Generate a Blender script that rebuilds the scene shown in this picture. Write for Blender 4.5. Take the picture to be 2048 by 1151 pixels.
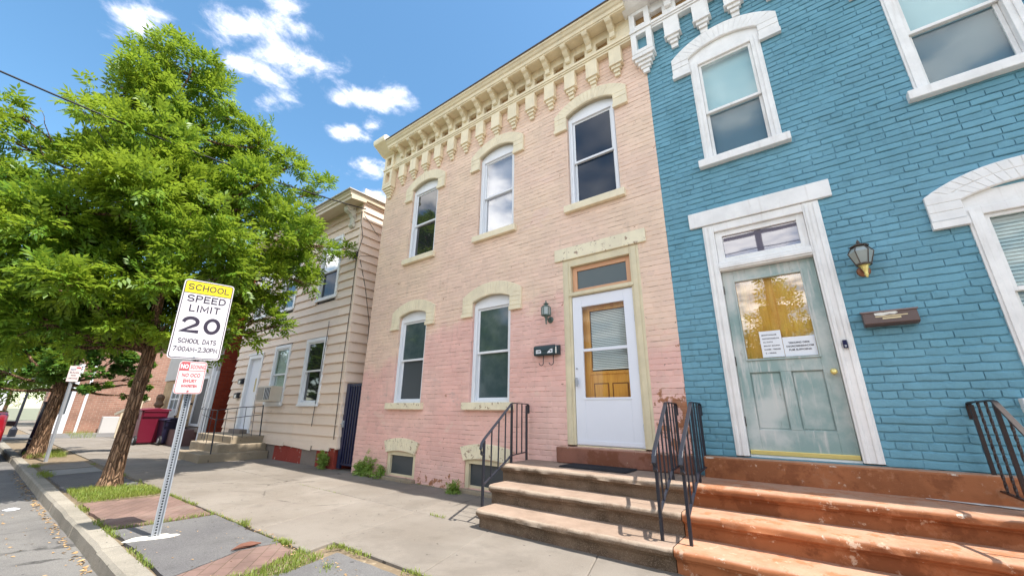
import bpy, bmesh, math, random
import numpy as np
from mathutils import Vector, Matrix, noise as mnoise
R = math.radians
scene = bpy.context.scene
for o in list(bpy.data.objects): bpy.data.objects.remove(o)
rng = random.Random(7)
nrg = np.random.default_rng(11)

# ------------------------------------------------------------------ camera
cam = bpy.data.cameras.new('camera'); cam_o = bpy.data.objects.new('camera', cam)
scene.collection.objects.link(cam_o); scene.camera = cam_o
cam.sensor_width = 36.0; cam.sensor_fit = 'HORIZONTAL'; cam.lens = 36 * 776.16 / 2048
cam.clip_start = 0.05; cam.clip_end = 3000
_y, _p, _r = 0.641287, 0.312745, 0.0138535
_f = Vector((-math.sin(_y) * math.cos(_p), math.cos(_y) * math.cos(_p), math.sin(_p)))
_rt = Vector((math.cos(_y), math.sin(_y), 0)); _up = _rt.cross(_f)
_c, _s = math.cos(_r), math.sin(_r)
_X = _c * _rt + _s * _up; _Y = -_s * _rt + _c * _up; _Z = -_f
CAM = Vector((0, -5.0826, 1.194))
cam_o.matrix_world = Matrix(((_X.x, _Y.x, _Z.x, CAM.x), (_X.y, _Y.y, _Z.y, CAM.y), (_X.z, _Y.z, _Z.z, CAM.z), (0, 0, 0, 1)))

# ------------------------------------------------------------------ light and sky
SUN = Vector((0.52, 0.02, 1.0)).normalized()
sl = bpy.data.lights.new('sun', 'SUN'); so = bpy.data.objects.new('sun', sl); scene.collection.objects.link(so)
sl.energy = 2.0; sl.angle = R(0.55); sl.color = (1.0, 0.95, 0.87)
so.rotation_euler = SUN.to_track_quat('Z', 'Y').to_euler()
scene.view_settings.view_transform = 'Standard'; scene.view_settings.look = 'None'
scene.view_settings.exposure = 2.05; scene.view_settings.gamma = 1.0
scene.view_settings.use_curve_mapping = False
SKY_STRENGTH = 0.15

world = bpy.data.worlds.new('World'); scene.world = world; world.use_nodes = True
def build_world():
    t = world.node_tree; t.nodes.clear(); N = t.nodes.new; L = t.links.new
    out = N('ShaderNodeOutputWorld'); bg = N('ShaderNodeBackground'); bg.inputs['Strength'].default_value = SKY_STRENGTH
    sky = N('ShaderNodeTexSky'); sky.sky_type = 'NISHITA'; sky.sun_disc = False
    sky.sun_elevation = math.asin(SUN.z); sky.sun_rotation = math.atan2(SUN.x, SUN.y)
    sky.air_density = 1.0; sky.dust_density = 0.6; sky.ozone_density = 1.6
    tc = N('ShaderNodeTexCoord'); sep = N('ShaderNodeSeparateXYZ'); L(tc.outputs['Generated'], sep.inputs[0])
    def M(op, a, b=None, c=None, clamp=False):
        n = N('ShaderNodeMath'); n.operation = op; n.use_clamp = clamp
        for i, q in enumerate((a, b, c)):
            if q is None: continue
            if isinstance(q, (int, float)): n.inputs[i].default_value = q
            else: L(q, n.inputs[i])
        return n.outputs[0]
    z = M('MAXIMUM', sep.outputs['Z'], 0.04)
    px = M('DIVIDE', sep.outputs['X'], z); py = M('DIVIDE', sep.outputs['Y'], z)
    cmb = N('ShaderNodeCombineXYZ'); L(px, cmb.inputs[0]); L(py, cmb.inputs[1])
    def noise(scale, det, rough, off=0.0, dist=0.0):
        m = N('ShaderNodeMapping'); m.inputs['Location'].default_value = (off, off * .7, 0); L(cmb.outputs[0], m.inputs['Vector'])
        n = N('ShaderNodeTexNoise'); n.inputs['Scale'].default_value = scale; n.inputs['Detail'].default_value = det
        n.inputs['Roughness'].default_value = rough; n.inputs['Distortion'].default_value = dist
        L(m.outputs[0], n.inputs['Vector']); return n.outputs['Fac']
    n1 = noise(7.0, 12, 0.68, 3.1, 0.25); n2 = noise(2.2, 6, 0.55, 9.7)
    # cumulus puffs at places on a cloud layer: centre x, y, half sizes, turn
    puffs = [(-1.10, .185, .085, .065, .5), (-1.09, .29, .10, .085, .8), (-.965, .275, .075, .05, .9), (-1.03, .35, .09, .055, .7), (-1.19, .30, .09, .07, .6), (-1.28, .36, .085, .05, .3), (-1.22, .25, .07, .05, .4), (-.92, .235, .06, .035, .9),
             (-1.30, .01, .10, .06, .4), (-1.03, .53, .11, .05, .75), (-.925, .585, .07, .065, 1.2), (-1.10, .49, .06, .045, .4), (-.99, .575, .06, .05, 1.),
             (-1.22, .605, .075, .06, .4), (-1.13, .63, .05, .035, .2), (-1.37, .79, .12, .075, .3), (-1.55, .95, .12, .08, .3)]
    mask = None
    for cx, cy, ax, ay, rot in puffs:
        dx = M('SUBTRACT', px, cx); dy = M('SUBTRACT', py, cy)
        c, s = math.cos(rot), math.sin(rot)
        u = M('DIVIDE', M('ADD', M('MULTIPLY', dx, c), M('MULTIPLY', dy, s)), ax)
        v = M('DIVIDE', M('SUBTRACT', M('MULTIPLY', dy, c), M('MULTIPLY', dx, s)), ay)
        d = M('SUBTRACT', 1.0, M('SQRT', M('ADD', M('MULTIPLY', u, u), M('MULTIPLY', v, v))))
        mask = d if mask is None else M('MAXIMUM', mask, d)
    mask = M('MAXIMUM', mask, -1.2)
    dens = M('ADD', M('MULTIPLY', mask, 0.62), M('MULTIPLY', M('SUBTRACT', n1, 0.46), 2.6))
    far = M('MULTIPLY', M('SUBTRACT', n2, 0.40), 5.0)      # dense clouds behind the camera, added to brighten the shaded facades
    fill_side = M('GREATER_THAN', M('SUBTRACT', M('MULTIPLY', py, -1.0), 0.55), 0.0)
    dens = M('MAXIMUM', dens, M('MULTIPLY', far, fill_side))
    mr = N('ShaderNodeMapRange'); mr.interpolation_type = 'SMOOTHSTEP'; L(dens, mr.inputs['Value'])
    mr.inputs['From Min'].default_value = -0.05; mr.inputs['From Max'].default_value = 0.85
    up = N('ShaderNodeMapRange'); up.inputs['From Min'].default_value = 0.02; up.inputs['From Max'].default_value = 0.2; L(sep.outputs['Z'], up.inputs['Value'])
    fac = M('MULTIPLY', mr.outputs[0], up.outputs[0], clamp=True)
    core = N('ShaderNodeMapRange'); core.inputs['From Min'].default_value = 0.2; core.inputs['From Max'].default_value = 1.15; L(dens, core.inputs['Value'])
    cc = N('ShaderNodeMix'); cc.data_type = 'RGBA'; cc.inputs['A'].default_value = (2.6, 2.65, 2.95, 1); cc.inputs['B'].default_value = (5.6, 5.45, 5.3, 1); L(core.outputs[0], cc.inputs['Factor'])
    c2 = N('ShaderNodeMix'); c2.data_type = 'RGBA'; L(core.outputs[0], c2.inputs['Factor']); c2.inputs['A'].default_value = (1.55, 1.68, 2.15, 1); c2.inputs['B'].default_value = (3.4, 3.35, 3.4, 1)
    c3 = N('ShaderNodeMix'); c3.data_type = 'RGBA'; L(fill_side, c3.inputs['Factor']); L(c2.outputs['Result'], c3.inputs['A']); L(cc.outputs['Result'], c3.inputs['B'])  # the added cloud cover also gets a brighter colour than the visible puffs
    hs = N('ShaderNodeHueSaturation'); hs.inputs['Saturation'].default_value = 1.16; hs.inputs['Value'].default_value = .46; hs.inputs['Hue'].default_value = .488; L(sky.outputs[0], hs.inputs['Color'])
    mx = N('ShaderNodeMix'); mx.data_type = 'RGBA'; L(fac, mx.inputs['Factor']); L(hs.outputs[0], mx.inputs['A']); L(c3.outputs['Result'], mx.inputs['B'])
    L(mx.outputs['Result'], bg.inputs['Color']); L(bg.outputs[0], out.inputs['Surface'])
build_world()

# ------------------------------------------------------------------ materials
class NT:
    def __init__(s, name):
        s.mat = bpy.data.materials.new(name); s.mat.use_nodes = True; s.t = s.mat.node_tree; s.t.nodes.clear()
        s.out = s.n('ShaderNodeOutputMaterial'); s.b = s.n('ShaderNodeBsdfPrincipled'); s.l(s.b.outputs[0], s.out.inputs[0])
        s._pos = None
    def n(s, t): return s.t.nodes.new(t)
    def l(s, a, b): s.t.links.new(a, b)
    def put(s, sock, v):
        if hasattr(v, 'is_output'): s.l(v, sock)
        elif isinstance(v, (tuple, list)) and len(v) == 3 and sock.type == 'RGBA': sock.default_value = (*v, 1)
        else: sock.default_value = v
    @property
    def pos(s):
        if s._pos is None: s._pos = s.n('ShaderNodeNewGeometry').outputs['Position']
        return s._pos
    def objc(s): return s.n('ShaderNodeTexCoord').outputs['Object']
    def math(s, op, a, b=None, clamp=False):
        n = s.n('ShaderNodeMath'); n.operation = op; n.use_clamp = clamp; s.put(n.inputs[0], a)
        if b is not None: s.put(n.inputs[1], b)
        return n.outputs[0]
    def sep(s, v): n = s.n('ShaderNodeSeparateXYZ'); s.l(v, n.inputs[0]); return n.outputs
    def map(s, v, scale=(1, 1, 1), loc=(0, 0, 0), rot=(0, 0, 0)):
        n = s.n('ShaderNodeMapping'); s.l(v, n.inputs[0]); n.inputs['Scale'].default_value = scale; n.inputs['Location'].default_value = loc; n.inputs['Rotation'].default_value = rot
        return n.outputs[0]
    def noise(s, scale, det=5, rough=.55, vec=None, dist=0.):
        n = s.n('ShaderNodeTexNoise'); s.l(vec or s.pos, n.inputs['Vector']); n.inputs['Scale'].default_value = scale
        n.inputs['Detail'].default_value = det; n.inputs['Roughness'].default_value = rough; n.inputs['Distortion'].default_value = dist
        return n.outputs['Fac']
    def voro(s, scale, vec=None, feat='F1'):
        n = s.n('ShaderNodeTexVoronoi'); n.feature = feat; s.l(vec or s.pos, n.inputs['Vector']); n.inputs['Scale'].default_value = scale
        return n.outputs
    def rng(s, v, a, b, c=0., d=1., smooth=True):
        n = s.n('ShaderNodeMapRange'); s.put(n.inputs['Value'], v); n.inputs['From Min'].default_value = a; n.inputs['From Max'].default_value = b
        n.inputs['To Min'].default_value = c; n.inputs['To Max'].default_value = d
        if smooth: n.interpolation_type = 'SMOOTHSTEP'
        return n.outputs[0]
    def mix(s, f, a, b):
        n = s.n('ShaderNodeMix'); n.data_type = 'RGBA'; s.put(n.inputs['Factor'], f); s.put(n.inputs['A'], a); s.put(n.inputs['B'], b)
        return n.outputs['Result']
    def mul(s, a, k):
        n = s.n('ShaderNodeMix'); n.data_type = 'RGBA'; n.blend_type = 'MULTIPLY'; n.inputs['Factor'].default_value = 1
        s.put(n.inputs['A'], a)
        c = s.n('ShaderNodeCombineColor'); 
        for i in range(3): s.put(c.inputs[i], k)
        s.l(c.outputs[0], n.inputs['B']); return n.outputs['Result']
    def bump(s, h, strength=.3, dist=.01, prev=None):
        n = s.n('ShaderNodeBump'); n.inputs['Strength'].default_value = strength; n.inputs['Distance'].default_value = dist; s.put(n.inputs['Height'], h)
        if prev is not None: s.l(prev, n.inputs['Normal'])
        return n.outputs[0]
    def done(s, col, rough=.7, normal=None, metal=0., spec=.5, trans=None):
        s.put(s.b.inputs['Base Color'], col); s.put(s.b.inputs['Roughness'], rough); s.b.inputs['Metallic'].default_value = metal
        s.put(s.b.inputs['Specular IOR Level'], spec)
        if normal is not None: s.l(normal, s.b.inputs['Normal'])
        return s.mat

def simple(name, col, rough=.6, var=.12, vs=4., bump=.15, bs=60., metal=0., spots=(), spec=.4, obj=False, bd=.004, island=0.):
    m = NT(name)
    if obj: m._pos = m.objc()
    k = m.math('ADD', m.math('MULTIPLY', m.noise(vs, 6, .6), 2 * var), 1 - var)
    if island:
        g = m.n('ShaderNodeNewGeometry'); k = m.math('MULTIPLY', k, m.rng(g.outputs['Random Per Island'], 0, 1, 1 - island, 1 + island, False))
    c = m.mul(col, k)
    for sc, lo, hi, colr in spots: c = m.mix(m.rng(m.noise(sc, 5, .65, dist=.3), lo, hi), c, colr)
    nb = m.bump(m.noise(bs, 4), bump, bd) if bump else None
    return m.done(c, rough, nb, metal, spec)

ROW = .0735
def mat_pink():
    m = NT('pink_painted_brick'); x, y, z = m.sep(m.pos)
    zb = m.rng(x, -7.8, -5.0, 1.95, 2.85); zb = m.math('SUBTRACT', zb, m.rng(x, -1.75, -1.55, 0, .75))
    zb = m.math('ADD', zb, m.math('MULTIPLY', m.math('SUBTRACT', m.noise(1.6, 7, .7), .5), 1.1))
    low = m.rng(m.math('SUBTRACT', zb, z), -.20, .18)
    g = m.n('ShaderNodeNewGeometry'); isl = g.outputs['Random Per Island']
    up = m.mix(m.rng(m.noise(.7, 3), .35, .65), (.82, .61, .46), (.82, .59, .465))
    lo = m.mix(m.rng(m.noise(.9, 5), .35, .65), (.80, .475, .41), (.82, .53, .455))
    c = m.mix(low, up, lo)
    c = m.mul(c, m.rng(isl, 0, 1, .94, 1.05, False))
    c = m.mul(c, m.rng(m.noise(2.4, 6, .65), .3, .7, .93, 1.05))
    band = m.math('MULTIPLY', m.rng(z, 2.1, 1.5), m.rng(z, .7, 1.4))
    st = m.math('MULTIPLY', m.rng(m.noise(1.9, 6, .7, m.map(m.pos, (1, 1, 2.2))), .56, .70), band)
    c = m.mix(m.math('MULTIPLY', st, .6), c, (.46, .36, .33))
    # exposed brick: near the blue house and low by the ground
    nearb = m.math('MULTIPLY', m.rng(x, -1.75, -1.3), m.math('MULTIPLY', m.rng(z, 1.75, 1.35), 1.0))
    nearg = m.math('MULTIPLY', m.rng(z, .30, .05), m.rng(x, -7.4, -6.0))
    ex = m.math('MULTIPLY', m.math('MAXIMUM', m.math('MULTIPLY', nearb, 1.0), m.math('MULTIPLY', nearg, .8)), 1.0)
    exm = m.rng(m.math('ADD', m.noise(7., 5, .7), m.math('MULTIPLY', ex, .17)), .655, .685)
    c = m.mix(exm, c, m.mix(m.noise(20), (.44, .16, .07), (.36, .2, .12)))
    # flaked pin holes and dark cracks in the paint
    pin = m.math('MULTIPLY', m.rng(m.noise(17., 3, .5), .70, .73), m.rng(m.noise(1.3, 3), .45, .6)); pin = m.math('MAXIMUM', pin, m.rng(m.noise(17., 3, .5), .72, .745))
    c = m.mix(m.math('MULTIPLY', pin, .9), c, (.22, .13, .09))
    fz = m.math('ABSOLUTE', m.math('SUBTRACT', m.math('FRACT', m.math('ADD', m.math('DIVIDE', m.math('ADD', z, .03), ROW), m.math('ADD', .5, m.math('MULTIPLY', m.math('SUBTRACT', m.noise(12, 3), .5), .10)))), .5))
    cr = m.math('MULTIPLY', m.rng(fz, .075, .025), m.rng(m.noise(3.6, 6, .75, m.map(m.pos, (1, 1, 3.5))), .50, .58))
    c = m.mix(m.math('MULTIPLY', cr, .72), c, (.24, .14, .10))
    gr = m.math('MULTIPLY', m.rng(m.noise(2.8, 6, .7, m.map(m.pos, (2.6, 1, .35))), .56, .74), .30)
    c = m.mix(gr, c, (.42, .30, .22))
    pt = m.math('MULTIPLY', m.rng(m.noise(1.5, 5, .6, m.map(m.pos, (1, 1, 1.6), (4.2, 0, 1.3))), .60, .66), .55); c = m.mix(pt, c, (.80, .57, .47))
    nb = m.bump(m.noise(70, 5, .6), .35, .004); nb = m.bump(m.noise(14, 4), .5, .008, nb)
    return m.done(c, .62, nb, 0, .35)
def mat_blue():
    m = NT('teal_painted_brick')
    g = m.n('ShaderNodeNewGeometry'); isl = g.outputs['Random Per Island']
    c = m.mix(m.rng(m.noise(.8, 4), .3, .7), (.134, .318, .402), (.166, .358, .448))
    c = m.mul(c, m.rng(isl, 0, 1, .93, 1.08, False)); c = m.mul(c, m.rng(m.noise(3.0, 6, .65), .3, .7, .92, 1.06))
    c = m.mix(m.math('MULTIPLY', m.rng(m.noise(24, 4, .6), .66, .72), .35), c, (.16, .33, .38))
    gr = m.math('MULTIPLY', m.rng(m.noise(2.2, 6, .7, m.map(m.pos, (2.4, 1, .4))), .54, .74), .35); c = m.mix(gr, c, (.085, .20, .25))
    c = m.mix(m.math('MULTIPLY', m.rng(m.noise(9., 6, .7), .66, .70), .55), c, (.26, .42, .47))
    nb = m.bump(m.noise(55, 5, .6), .4, .005); nb = m.bump(m.noise(14, 5, .65), .8, .012, nb)
    return m.done(c, .62, nb, 0, .3)
def mat_trim(name, col, chip=(.45, .33, .22), amount=.70, rough=.55, brick=False):
    m = NT(name); c = m.mul(col, m.rng(m.noise(3.5, 6, .65), .3, .7, .90, 1.05))
    c = m.mix(m.math('MULTIPLY', m.rng(m.noise(13, 6, .7), amount, amount + .04), .85), c, chip)
    st = m.rng(m.noise(5., 5, .6, m.map(m.pos, (3.2, 3.2, .35))), .55, .75)
    c = m.mix(m.math('MULTIPLY', st, .22), c, (.36, .28, .20))
    nb = m.bump(m.noise(60, 5), .3, .004); nb = m.bump(m.noise(16, 4), .4, .006, nb)
    return m.done(c, rough, nb, 0, .35)
def mat_stone(name, base, lightc, darkc, paint=None):
    m = NT(name); x, y, z = m.sep(m.pos)
    n1 = m.noise(2.2, 7, .65); c = m.mix(m.rng(n1, .35, .65), base, darkc)
    ve = m.voro(120.)['Distance'] if False else m.noise(140, 3, .6)
    c = m.mix(m.math('MULTIPLY', m.rng(ve, .5, .72), .55), c, lightc); c = m.mix(m.math('MULTIPLY', m.rng(ve, .45, .28), .5), c, darkc)
    if paint:
        keep = m.rng(m.noise(4.2, 7, .72), .40, .46)
        wear = m.rng(m.noise(9., 6, .7), .60, .66)
        c2 = m.mix(m.rng(m.noise(1.7, 6, .65), .4, .6), paint, tuple(q * .72 for q in paint))
        c2 = m.mix(m.math('MULTIPLY', wear, .75), c2, lightc)
        c = m.mix(keep, m.mix(.5, c, paint), c2)
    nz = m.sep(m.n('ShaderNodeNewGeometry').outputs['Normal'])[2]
    if paint:
        sunlit_worn = m.math('MULTIPLY', m.rng(nz, .35, .8), m.rng(m.noise(3.1, 6, .7), .28, .62, .30, .85)); c2 = m.mix(sunlit_worn, c2, m.mix(m.noise(40, 3), (.44, .25, .16), (.50, .325, .23))); c = m.mix(keep, m.mix(.5, c, paint), c2)  # upward faces lightened: sunlit tread tone painted in along with foot wear
        chip = m.math('MULTIPLY', m.rng(m.noise(6.5, 7, .75), .585, .63), m.math('MULTIPLY', m.rng(nz, .05, .3), m.rng(nz, .97, .7))); c = m.mix(m.math('MULTIPLY', chip, .9), c, m.mix(m.noise(60, 3), (.50, .40, .30), (.74, .66, .56)))
        stn_unlit = m.math('MULTIPLY', m.rng(nz, .2, -.05), m.rng(m.noise(2.6, 7, .7), .50, .60)); c = m.mix(m.math('MULTIPLY', stn_unlit, .7), c, (.17, .055, .022))  # brown stains plus the unlit tone of risers, painted by face direction
    elif name == 'worn_brownstone':
        sunlit_worn = m.math('MULTIPLY', m.rng(nz, .35, .8), m.rng(m.noise(2.6, 6, .7), .25, .65, .45, .95)); c = m.mix(sunlit_worn, c, m.mix(m.noise(90, 3, .7), (.33, .235, .175), (.42, .315, .245)))  # tread wear with sunlit tone painted in, so risers look unlit beside it
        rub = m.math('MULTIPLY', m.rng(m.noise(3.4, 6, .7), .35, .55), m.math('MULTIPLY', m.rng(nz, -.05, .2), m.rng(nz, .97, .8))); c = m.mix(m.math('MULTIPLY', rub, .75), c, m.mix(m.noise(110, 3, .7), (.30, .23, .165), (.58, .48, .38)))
    nb = m.bump(m.noise(130, 4, .7), .8 if not paint else .4, .006); nb = m.bump(m.noise(12, 5), .4, .01, nb)
    return m.done(c, .85, nb, 0, .25)
def mat_concrete(name, a, b, speck=.5, crack=True):
    m = NT(name); g = m.n('ShaderNodeNewGeometry'); isl = g.outputs['Random Per Island']
    c = m.mix(m.rng(m.noise(.9, 6, .6), .3, .7), a, b); c = m.mul(c, m.rng(isl, 0, 1, .90, 1.06, False))
    c = m.mul(c, m.rng(m.noise(120, 3, .7), .3, .7, 1 - .22 * speck, 1 + .2 * speck))
    c = m.mix(m.math('MULTIPLY', m.rng(m.noise(3.2, 7, .7), .50, .72), .38), c, tuple(q * .55 for q in a)); c = m.mix(m.math('MULTIPLY', m.rng(m.noise(1.1, 6, .7, dist=.6), .52, .66), .30), c, tuple(q * .60 for q in a))
    c = m.mix(m.math('MULTIPLY', m.rng(m.noise(15., 2, .5), .71, .73), .75), c, tuple(q * .25 for q in a))
    if crack:
        d = m.voro(.55, m.map(m.pos, (1, 1, .1)), 'DISTANCE_TO_EDGE')['Distance']
        dn = m.math('ADD', d, m.math('MULTIPLY', m.math('SUBTRACT', m.noise(5, 5), .5), .06))
        ck = m.math('MULTIPLY', m.rng(m.math('ABSOLUTE', dn), .010, .002), m.rng(m.noise(.6, 2), .52, .6))
        c = m.mix(m.math('MULTIPLY', ck, .7), c, tuple(q * .25 for q in a))
    nb = m.bump(m.noise(160, 4, .7), .35, .004)
    return m.done(c, .88, nb, 0, .25)
def mat_brick_far(name, a, b, mortar, sc=1.0, axis='yz'):
    m = NT(name); x, y, z = m.sep(m.pos); cm = m.n('ShaderNodeCombineXYZ'); m.l(y if axis[0] == 'y' else x, cm.inputs[0]); m.l(z, cm.inputs[1])
    n = m.n('ShaderNodeTexBrick'); m.l(cm.outputs[0], n.inputs['Vector']); n.inputs['Scale'].default_value = 1.0
    n.inputs['Brick Width'].default_value = .21 * sc; n.inputs['Row Height'].default_value = .074 * sc; n.inputs['Mortar Size'].default_value = .006 * sc
    n.inputs['Color1'].default_value = (*a, 1); n.inputs['Color2'].default_value = (*b, 1); n.inputs['Mortar'].default_value = (*mortar, 1)
    c = m.mul(n.outputs['Color'], m.rng(m.noise(1.3, 6, .65), .3, .7, .8, 1.15))
    nb = m.bump(n.outputs['Fac'], -.5, .006)
    return m.done(c, .85, nb, 0, .2)
def mat_glass_dark(name, col=(.012, .016, .022), rough=.02, ior=1.75, wave=0.02, dirt=None):
    m = NT(name); nb = m.bump(m.noise(1.6, 2), wave, .02); m.b.inputs['IOR'].default_value = ior
    c = col
    if dirt: c = m.mix(m.math('MULTIPLY', m.rng(m.noise(2.2, 6, .65), .35, .8), .5), col, dirt)
    return m.done(c, rough, nb, 0, .5)
def mat_glass_clear(name, tint=(.9, .94, .93), ior=1.7, wave=.03, refl=0.0):
    m = NT(name); m.t.nodes.remove(m.b)
    tr = m.n('ShaderNodeBsdfTransparent'); tr.inputs[0].default_value = (*tint, 1)
    gl = m.n('ShaderNodeBsdfGlossy'); gl.inputs['Roughness'].default_value = .01; gl.inputs['Color'].default_value = (.95, .97, 1, 1)
    nb = m.bump(m.noise(1.8, 2), wave, .02); m.l(nb, gl.inputs['Normal'])
    lw = m.n('ShaderNodeLayerWeight'); f0 = ((ior - 1) / (ior + 1)) ** 2 * 1.1
    f = m.math('ADD', m.math('MULTIPLY', m.math('POWER', lw.outputs['Facing'], 4.0), 1 - f0), f0 + refl, True)
    mx = m.n('ShaderNodeMixShader'); m.l(f, mx.inputs[0]); m.l(tr.outputs[0], mx.inputs[1]); m.l(gl.outputs[0], mx.inputs[2]); m.l(mx.outputs[0], m.out.inputs[0])
    return m.mat
def mat_leaf(name, a, b, c3, trans=.45):
    m = NT(name); m.t.nodes.remove(m.b); g = m.n('ShaderNodeNewGeometry')
    col = m.mix(m.rng(m.noise(1.1, 3, vec=m.objc()), .35, .65), a, b); col = m.mix(m.math('MULTIPLY', g.outputs['Random Per Island'], .55), col, c3)
    df = m.n('ShaderNodeBsdfDiffuse'); m.l(col, df.inputs[0])
    tl = m.n('ShaderNodeBsdfTranslucent'); tc = m.mix(.55, col, (.42, .52, .05)); m.l(tc, tl.inputs[0])
    gl = m.n('ShaderNodeBsdfGlossy'); gl.inputs['Roughness'].default_value = .42; gl.inputs[0].default_value = (.9, .95, .85, 1)
    mx = m.n('ShaderNodeMixShader'); mx.inputs[0].default_value = trans; m.l(df.outputs[0], mx.inputs[1]); m.l(tl.outputs[0], mx.inputs[2])
    m2 = m.n('ShaderNodeMixShader'); m2.inputs[0].default_value = .025; m.l(mx.outputs[0], m2.inputs[1]); m.l(gl.outputs[0], m2.inputs[2]); m.l(m2.outputs[0], m.out.inputs[0])
    return m.mat
def mat_wood(name, a, b, axis=2, sc=1.):
    m = NT(name); s = [9 * sc, 9 * sc, 9 * sc]; s[axis] = .7 * sc
    n = m.noise(3., 6, .6, m.map(m.pos, tuple(s)), 1.0)
    c = m.mix(m.rng(n, .3, .7), a, b)
    return m.done(c, .35, m.bump(n, .15, .003), 0, .5)
def mat_bark():
    m = NT('tree_bark'); n = m.noise(9., 7, .65, m.map(m.objc(), (2.2, 2.2, .42)), .6)
    n2 = m.voro(11., m.map(m.objc(), (2.0, 2.0, .38)), 'DISTANCE_TO_EDGE')['Distance']
    c = m.mix(m.rng(n, .35, .65), (.13, .072, .042), (.38, .24, .15)); c = m.mix(m.rng(n2, .10, .0), c, (.06, .034, .022))
    h = m.math('ADD', m.math('MULTIPLY', n, .8), m.rng(n2, 0, .25))
    return m.done(c, .9, m.bump(h, 1.0, .03), 0, .15)
def mat_weathered_door():
    m = NT('weathered_sage_door_paint'); s = m.map(m.pos, (9, 9, .8))
    n = m.noise(2.2, 7, .65, s, .4); n2 = m.noise(1.7, 6, .6)
    c = m.mix(m.rng(n2, .38, .62), (.27, .38, .36), (.55, .58, .545)); c = m.mix(m.math('MULTIPLY', m.rng(n, .52, .68), .75), c, (.62, .61, .57))
    c = m.mix(m.math('MULTIPLY', m.rng(m.noise(5, 6, .7, m.map(m.pos, (4, 4, .5))), .62, .72), .6), c, (.17, .16, .13))
    return m.done(c, .55, m.bump(n, .25, .004), 0, .4)

MT = {}
MT['pink'] = mat_pink(); MT['blue'] = mat_blue()
MT['cream'] = mat_trim('cream_trim_paint', (.85, .74, .53))
MT['cream_chipped'] = mat_trim('chipped_cream_paint', (.84, .75, .54), (.30, .19, .12), .575)
MT['ivory'] = mat_trim('ivory_frame_paint', (.72, .63, .43), (.42, .36, .26), .66)
MT['white_trim'] = mat_trim('white_trim_paint', (.87, .85, .82), (.55, .52, .5), .74)
MT['white'] = simple('white_vinyl', (.80, .81, .83), .4, .05, 3, .06, 40)
MT['white_door'] = simple('white_storm_door_paint', (.78, .80, .86), .35, .04, 2, .05, 60)
MT['glass_dark'] = mat_glass_dark('dark_window_glass', (.016, .030, .055), .06, 1.38)
MT['glass_smoke'] = mat_glass_dark('smoky_window_glass', (.020, .022, .024), .03, 1.9)
MT['glass_screen'] = mat_glass_dark('insect_screen_glass', (.055, .065, .075), .35, 1.5)
MT['glass_film'] = mat_glass_dark('obscured_window_film', (.045, .075, .08), .07, 1.7, .25, (.16, .20, .20))
MT['glass_frost'] = mat_glass_dark('pebbled_transom_glass', (.06, .085, .085), .22, 1.6, .6)
MT['glass_clear'] = mat_glass_clear('clear_glass', ior=1.45)
MT['glass_clear_refl'] = mat_glass_clear('reflective_door_glass', (.97, .97, .95), 1.7, .05, .05)
MT['blind'] = simple('pale_blind_slats', (.72, .76, .74), .6, .05, 3, 0)
MT['blind_blue'] = simple('pale_blue_shade', (.50, .68, .74), .7, .04, 2, 0)
MT['blind_grey'] = simple('screened_grey_shade', (.16, .22, .27), .7, .05, 2, 0)
MT['curtain'] = simple('lilac_curtain', (.56, .55, .63), .8, .08, 2, .1, 12)
MT['lace'] = simple('pale_lace_curtain', (.66, .68, .67), .9, .18, 6, .2, 30)
MT['drape_gold'] = mat_wood('golden_shade_cloth', (.80, .42, .05), (.92, .58, .12), 2)
MT['dark'] = simple('dark_interior', (.02, .022, .025), .8, .2, 2, 0)
MT['concrete'] = mat_concrete('sidewalk_concrete', (.212, .183, .152), (.262, .232, .198))
MT['kerbstone'] = mat_concrete('kerb_stone', (.27, .245, .20), (.34, .305, .25), .9, False)
MT['asphalt'] = mat_concrete('patch_asphalt', (.125, .12, .12), (.165, .16, .155), 1.2, False)
MT['road'] = mat_concrete('road_asphalt', (.15, .142, .135), (.20, .19, .175), 1.0)
MT['soil'] = simple('dry_soil', (.20, .15, .095), .95, .3, 6, .6, 50, spots=((14, .55, .7, (.34, .27, .18)),))
MT['stoop_stone'] = mat_stone('worn_brownstone', (.20, .135, .09), (.42, .33, .25), (.085, .058, .038))
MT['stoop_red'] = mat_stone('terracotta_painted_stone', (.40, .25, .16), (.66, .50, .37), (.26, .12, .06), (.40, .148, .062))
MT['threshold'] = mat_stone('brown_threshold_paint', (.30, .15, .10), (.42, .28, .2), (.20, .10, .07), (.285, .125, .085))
MT['stoop_conc'] = mat_concrete('stoop_concrete', (.33, .26, .18), (.40, .33, .24), 1.0, False)
MT['iron'] = simple('black_iron_paint', (.016, .019, .030), .38, .3, 8, .2, 90, spec=.6, spots=((30, .68, .75, (.10, .06, .04)),))
MT['iron_brown'] = simple('rusty_black_iron_paint', (.030, .018, .016), .42, .3, 8, .2, 90, spec=.5)
MT['galv'] = simple('galvanised_steel', (.40, .42, .45), .5, .15, 8, .05, 80, metal=.35)
MT['brass'] = simple('brass', (.86, .70, .26), .42, .12, 9, .05, 60, metal=.7)
MT['verdigris'] = simple('verdigris_bronze', (.12, .17, .15), .5, .25, 14, .1, 60, metal=.4)
MT['bronze'] = simple('dark_bronze', (.10, .075, .06), .45, .25, 14, .1, 60, metal=.5)
MT['lamp_glass'] = simple('lantern_glass', (.34, .38, .36), .12, .15, 6, 0, spec=.7)
MT['bulb'] = simple('milky_bulb', (.75, .75, .72), .3, .03, 3, 0)
MT['mail_teal'] = simple('dark_teal_enamel', (.018, .045, .055), .35, .2, 6, .05)
MT['mail_brown'] = simple('brown_enamel', (.12, .075, .06), .4, .12, 4, .05)
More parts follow.
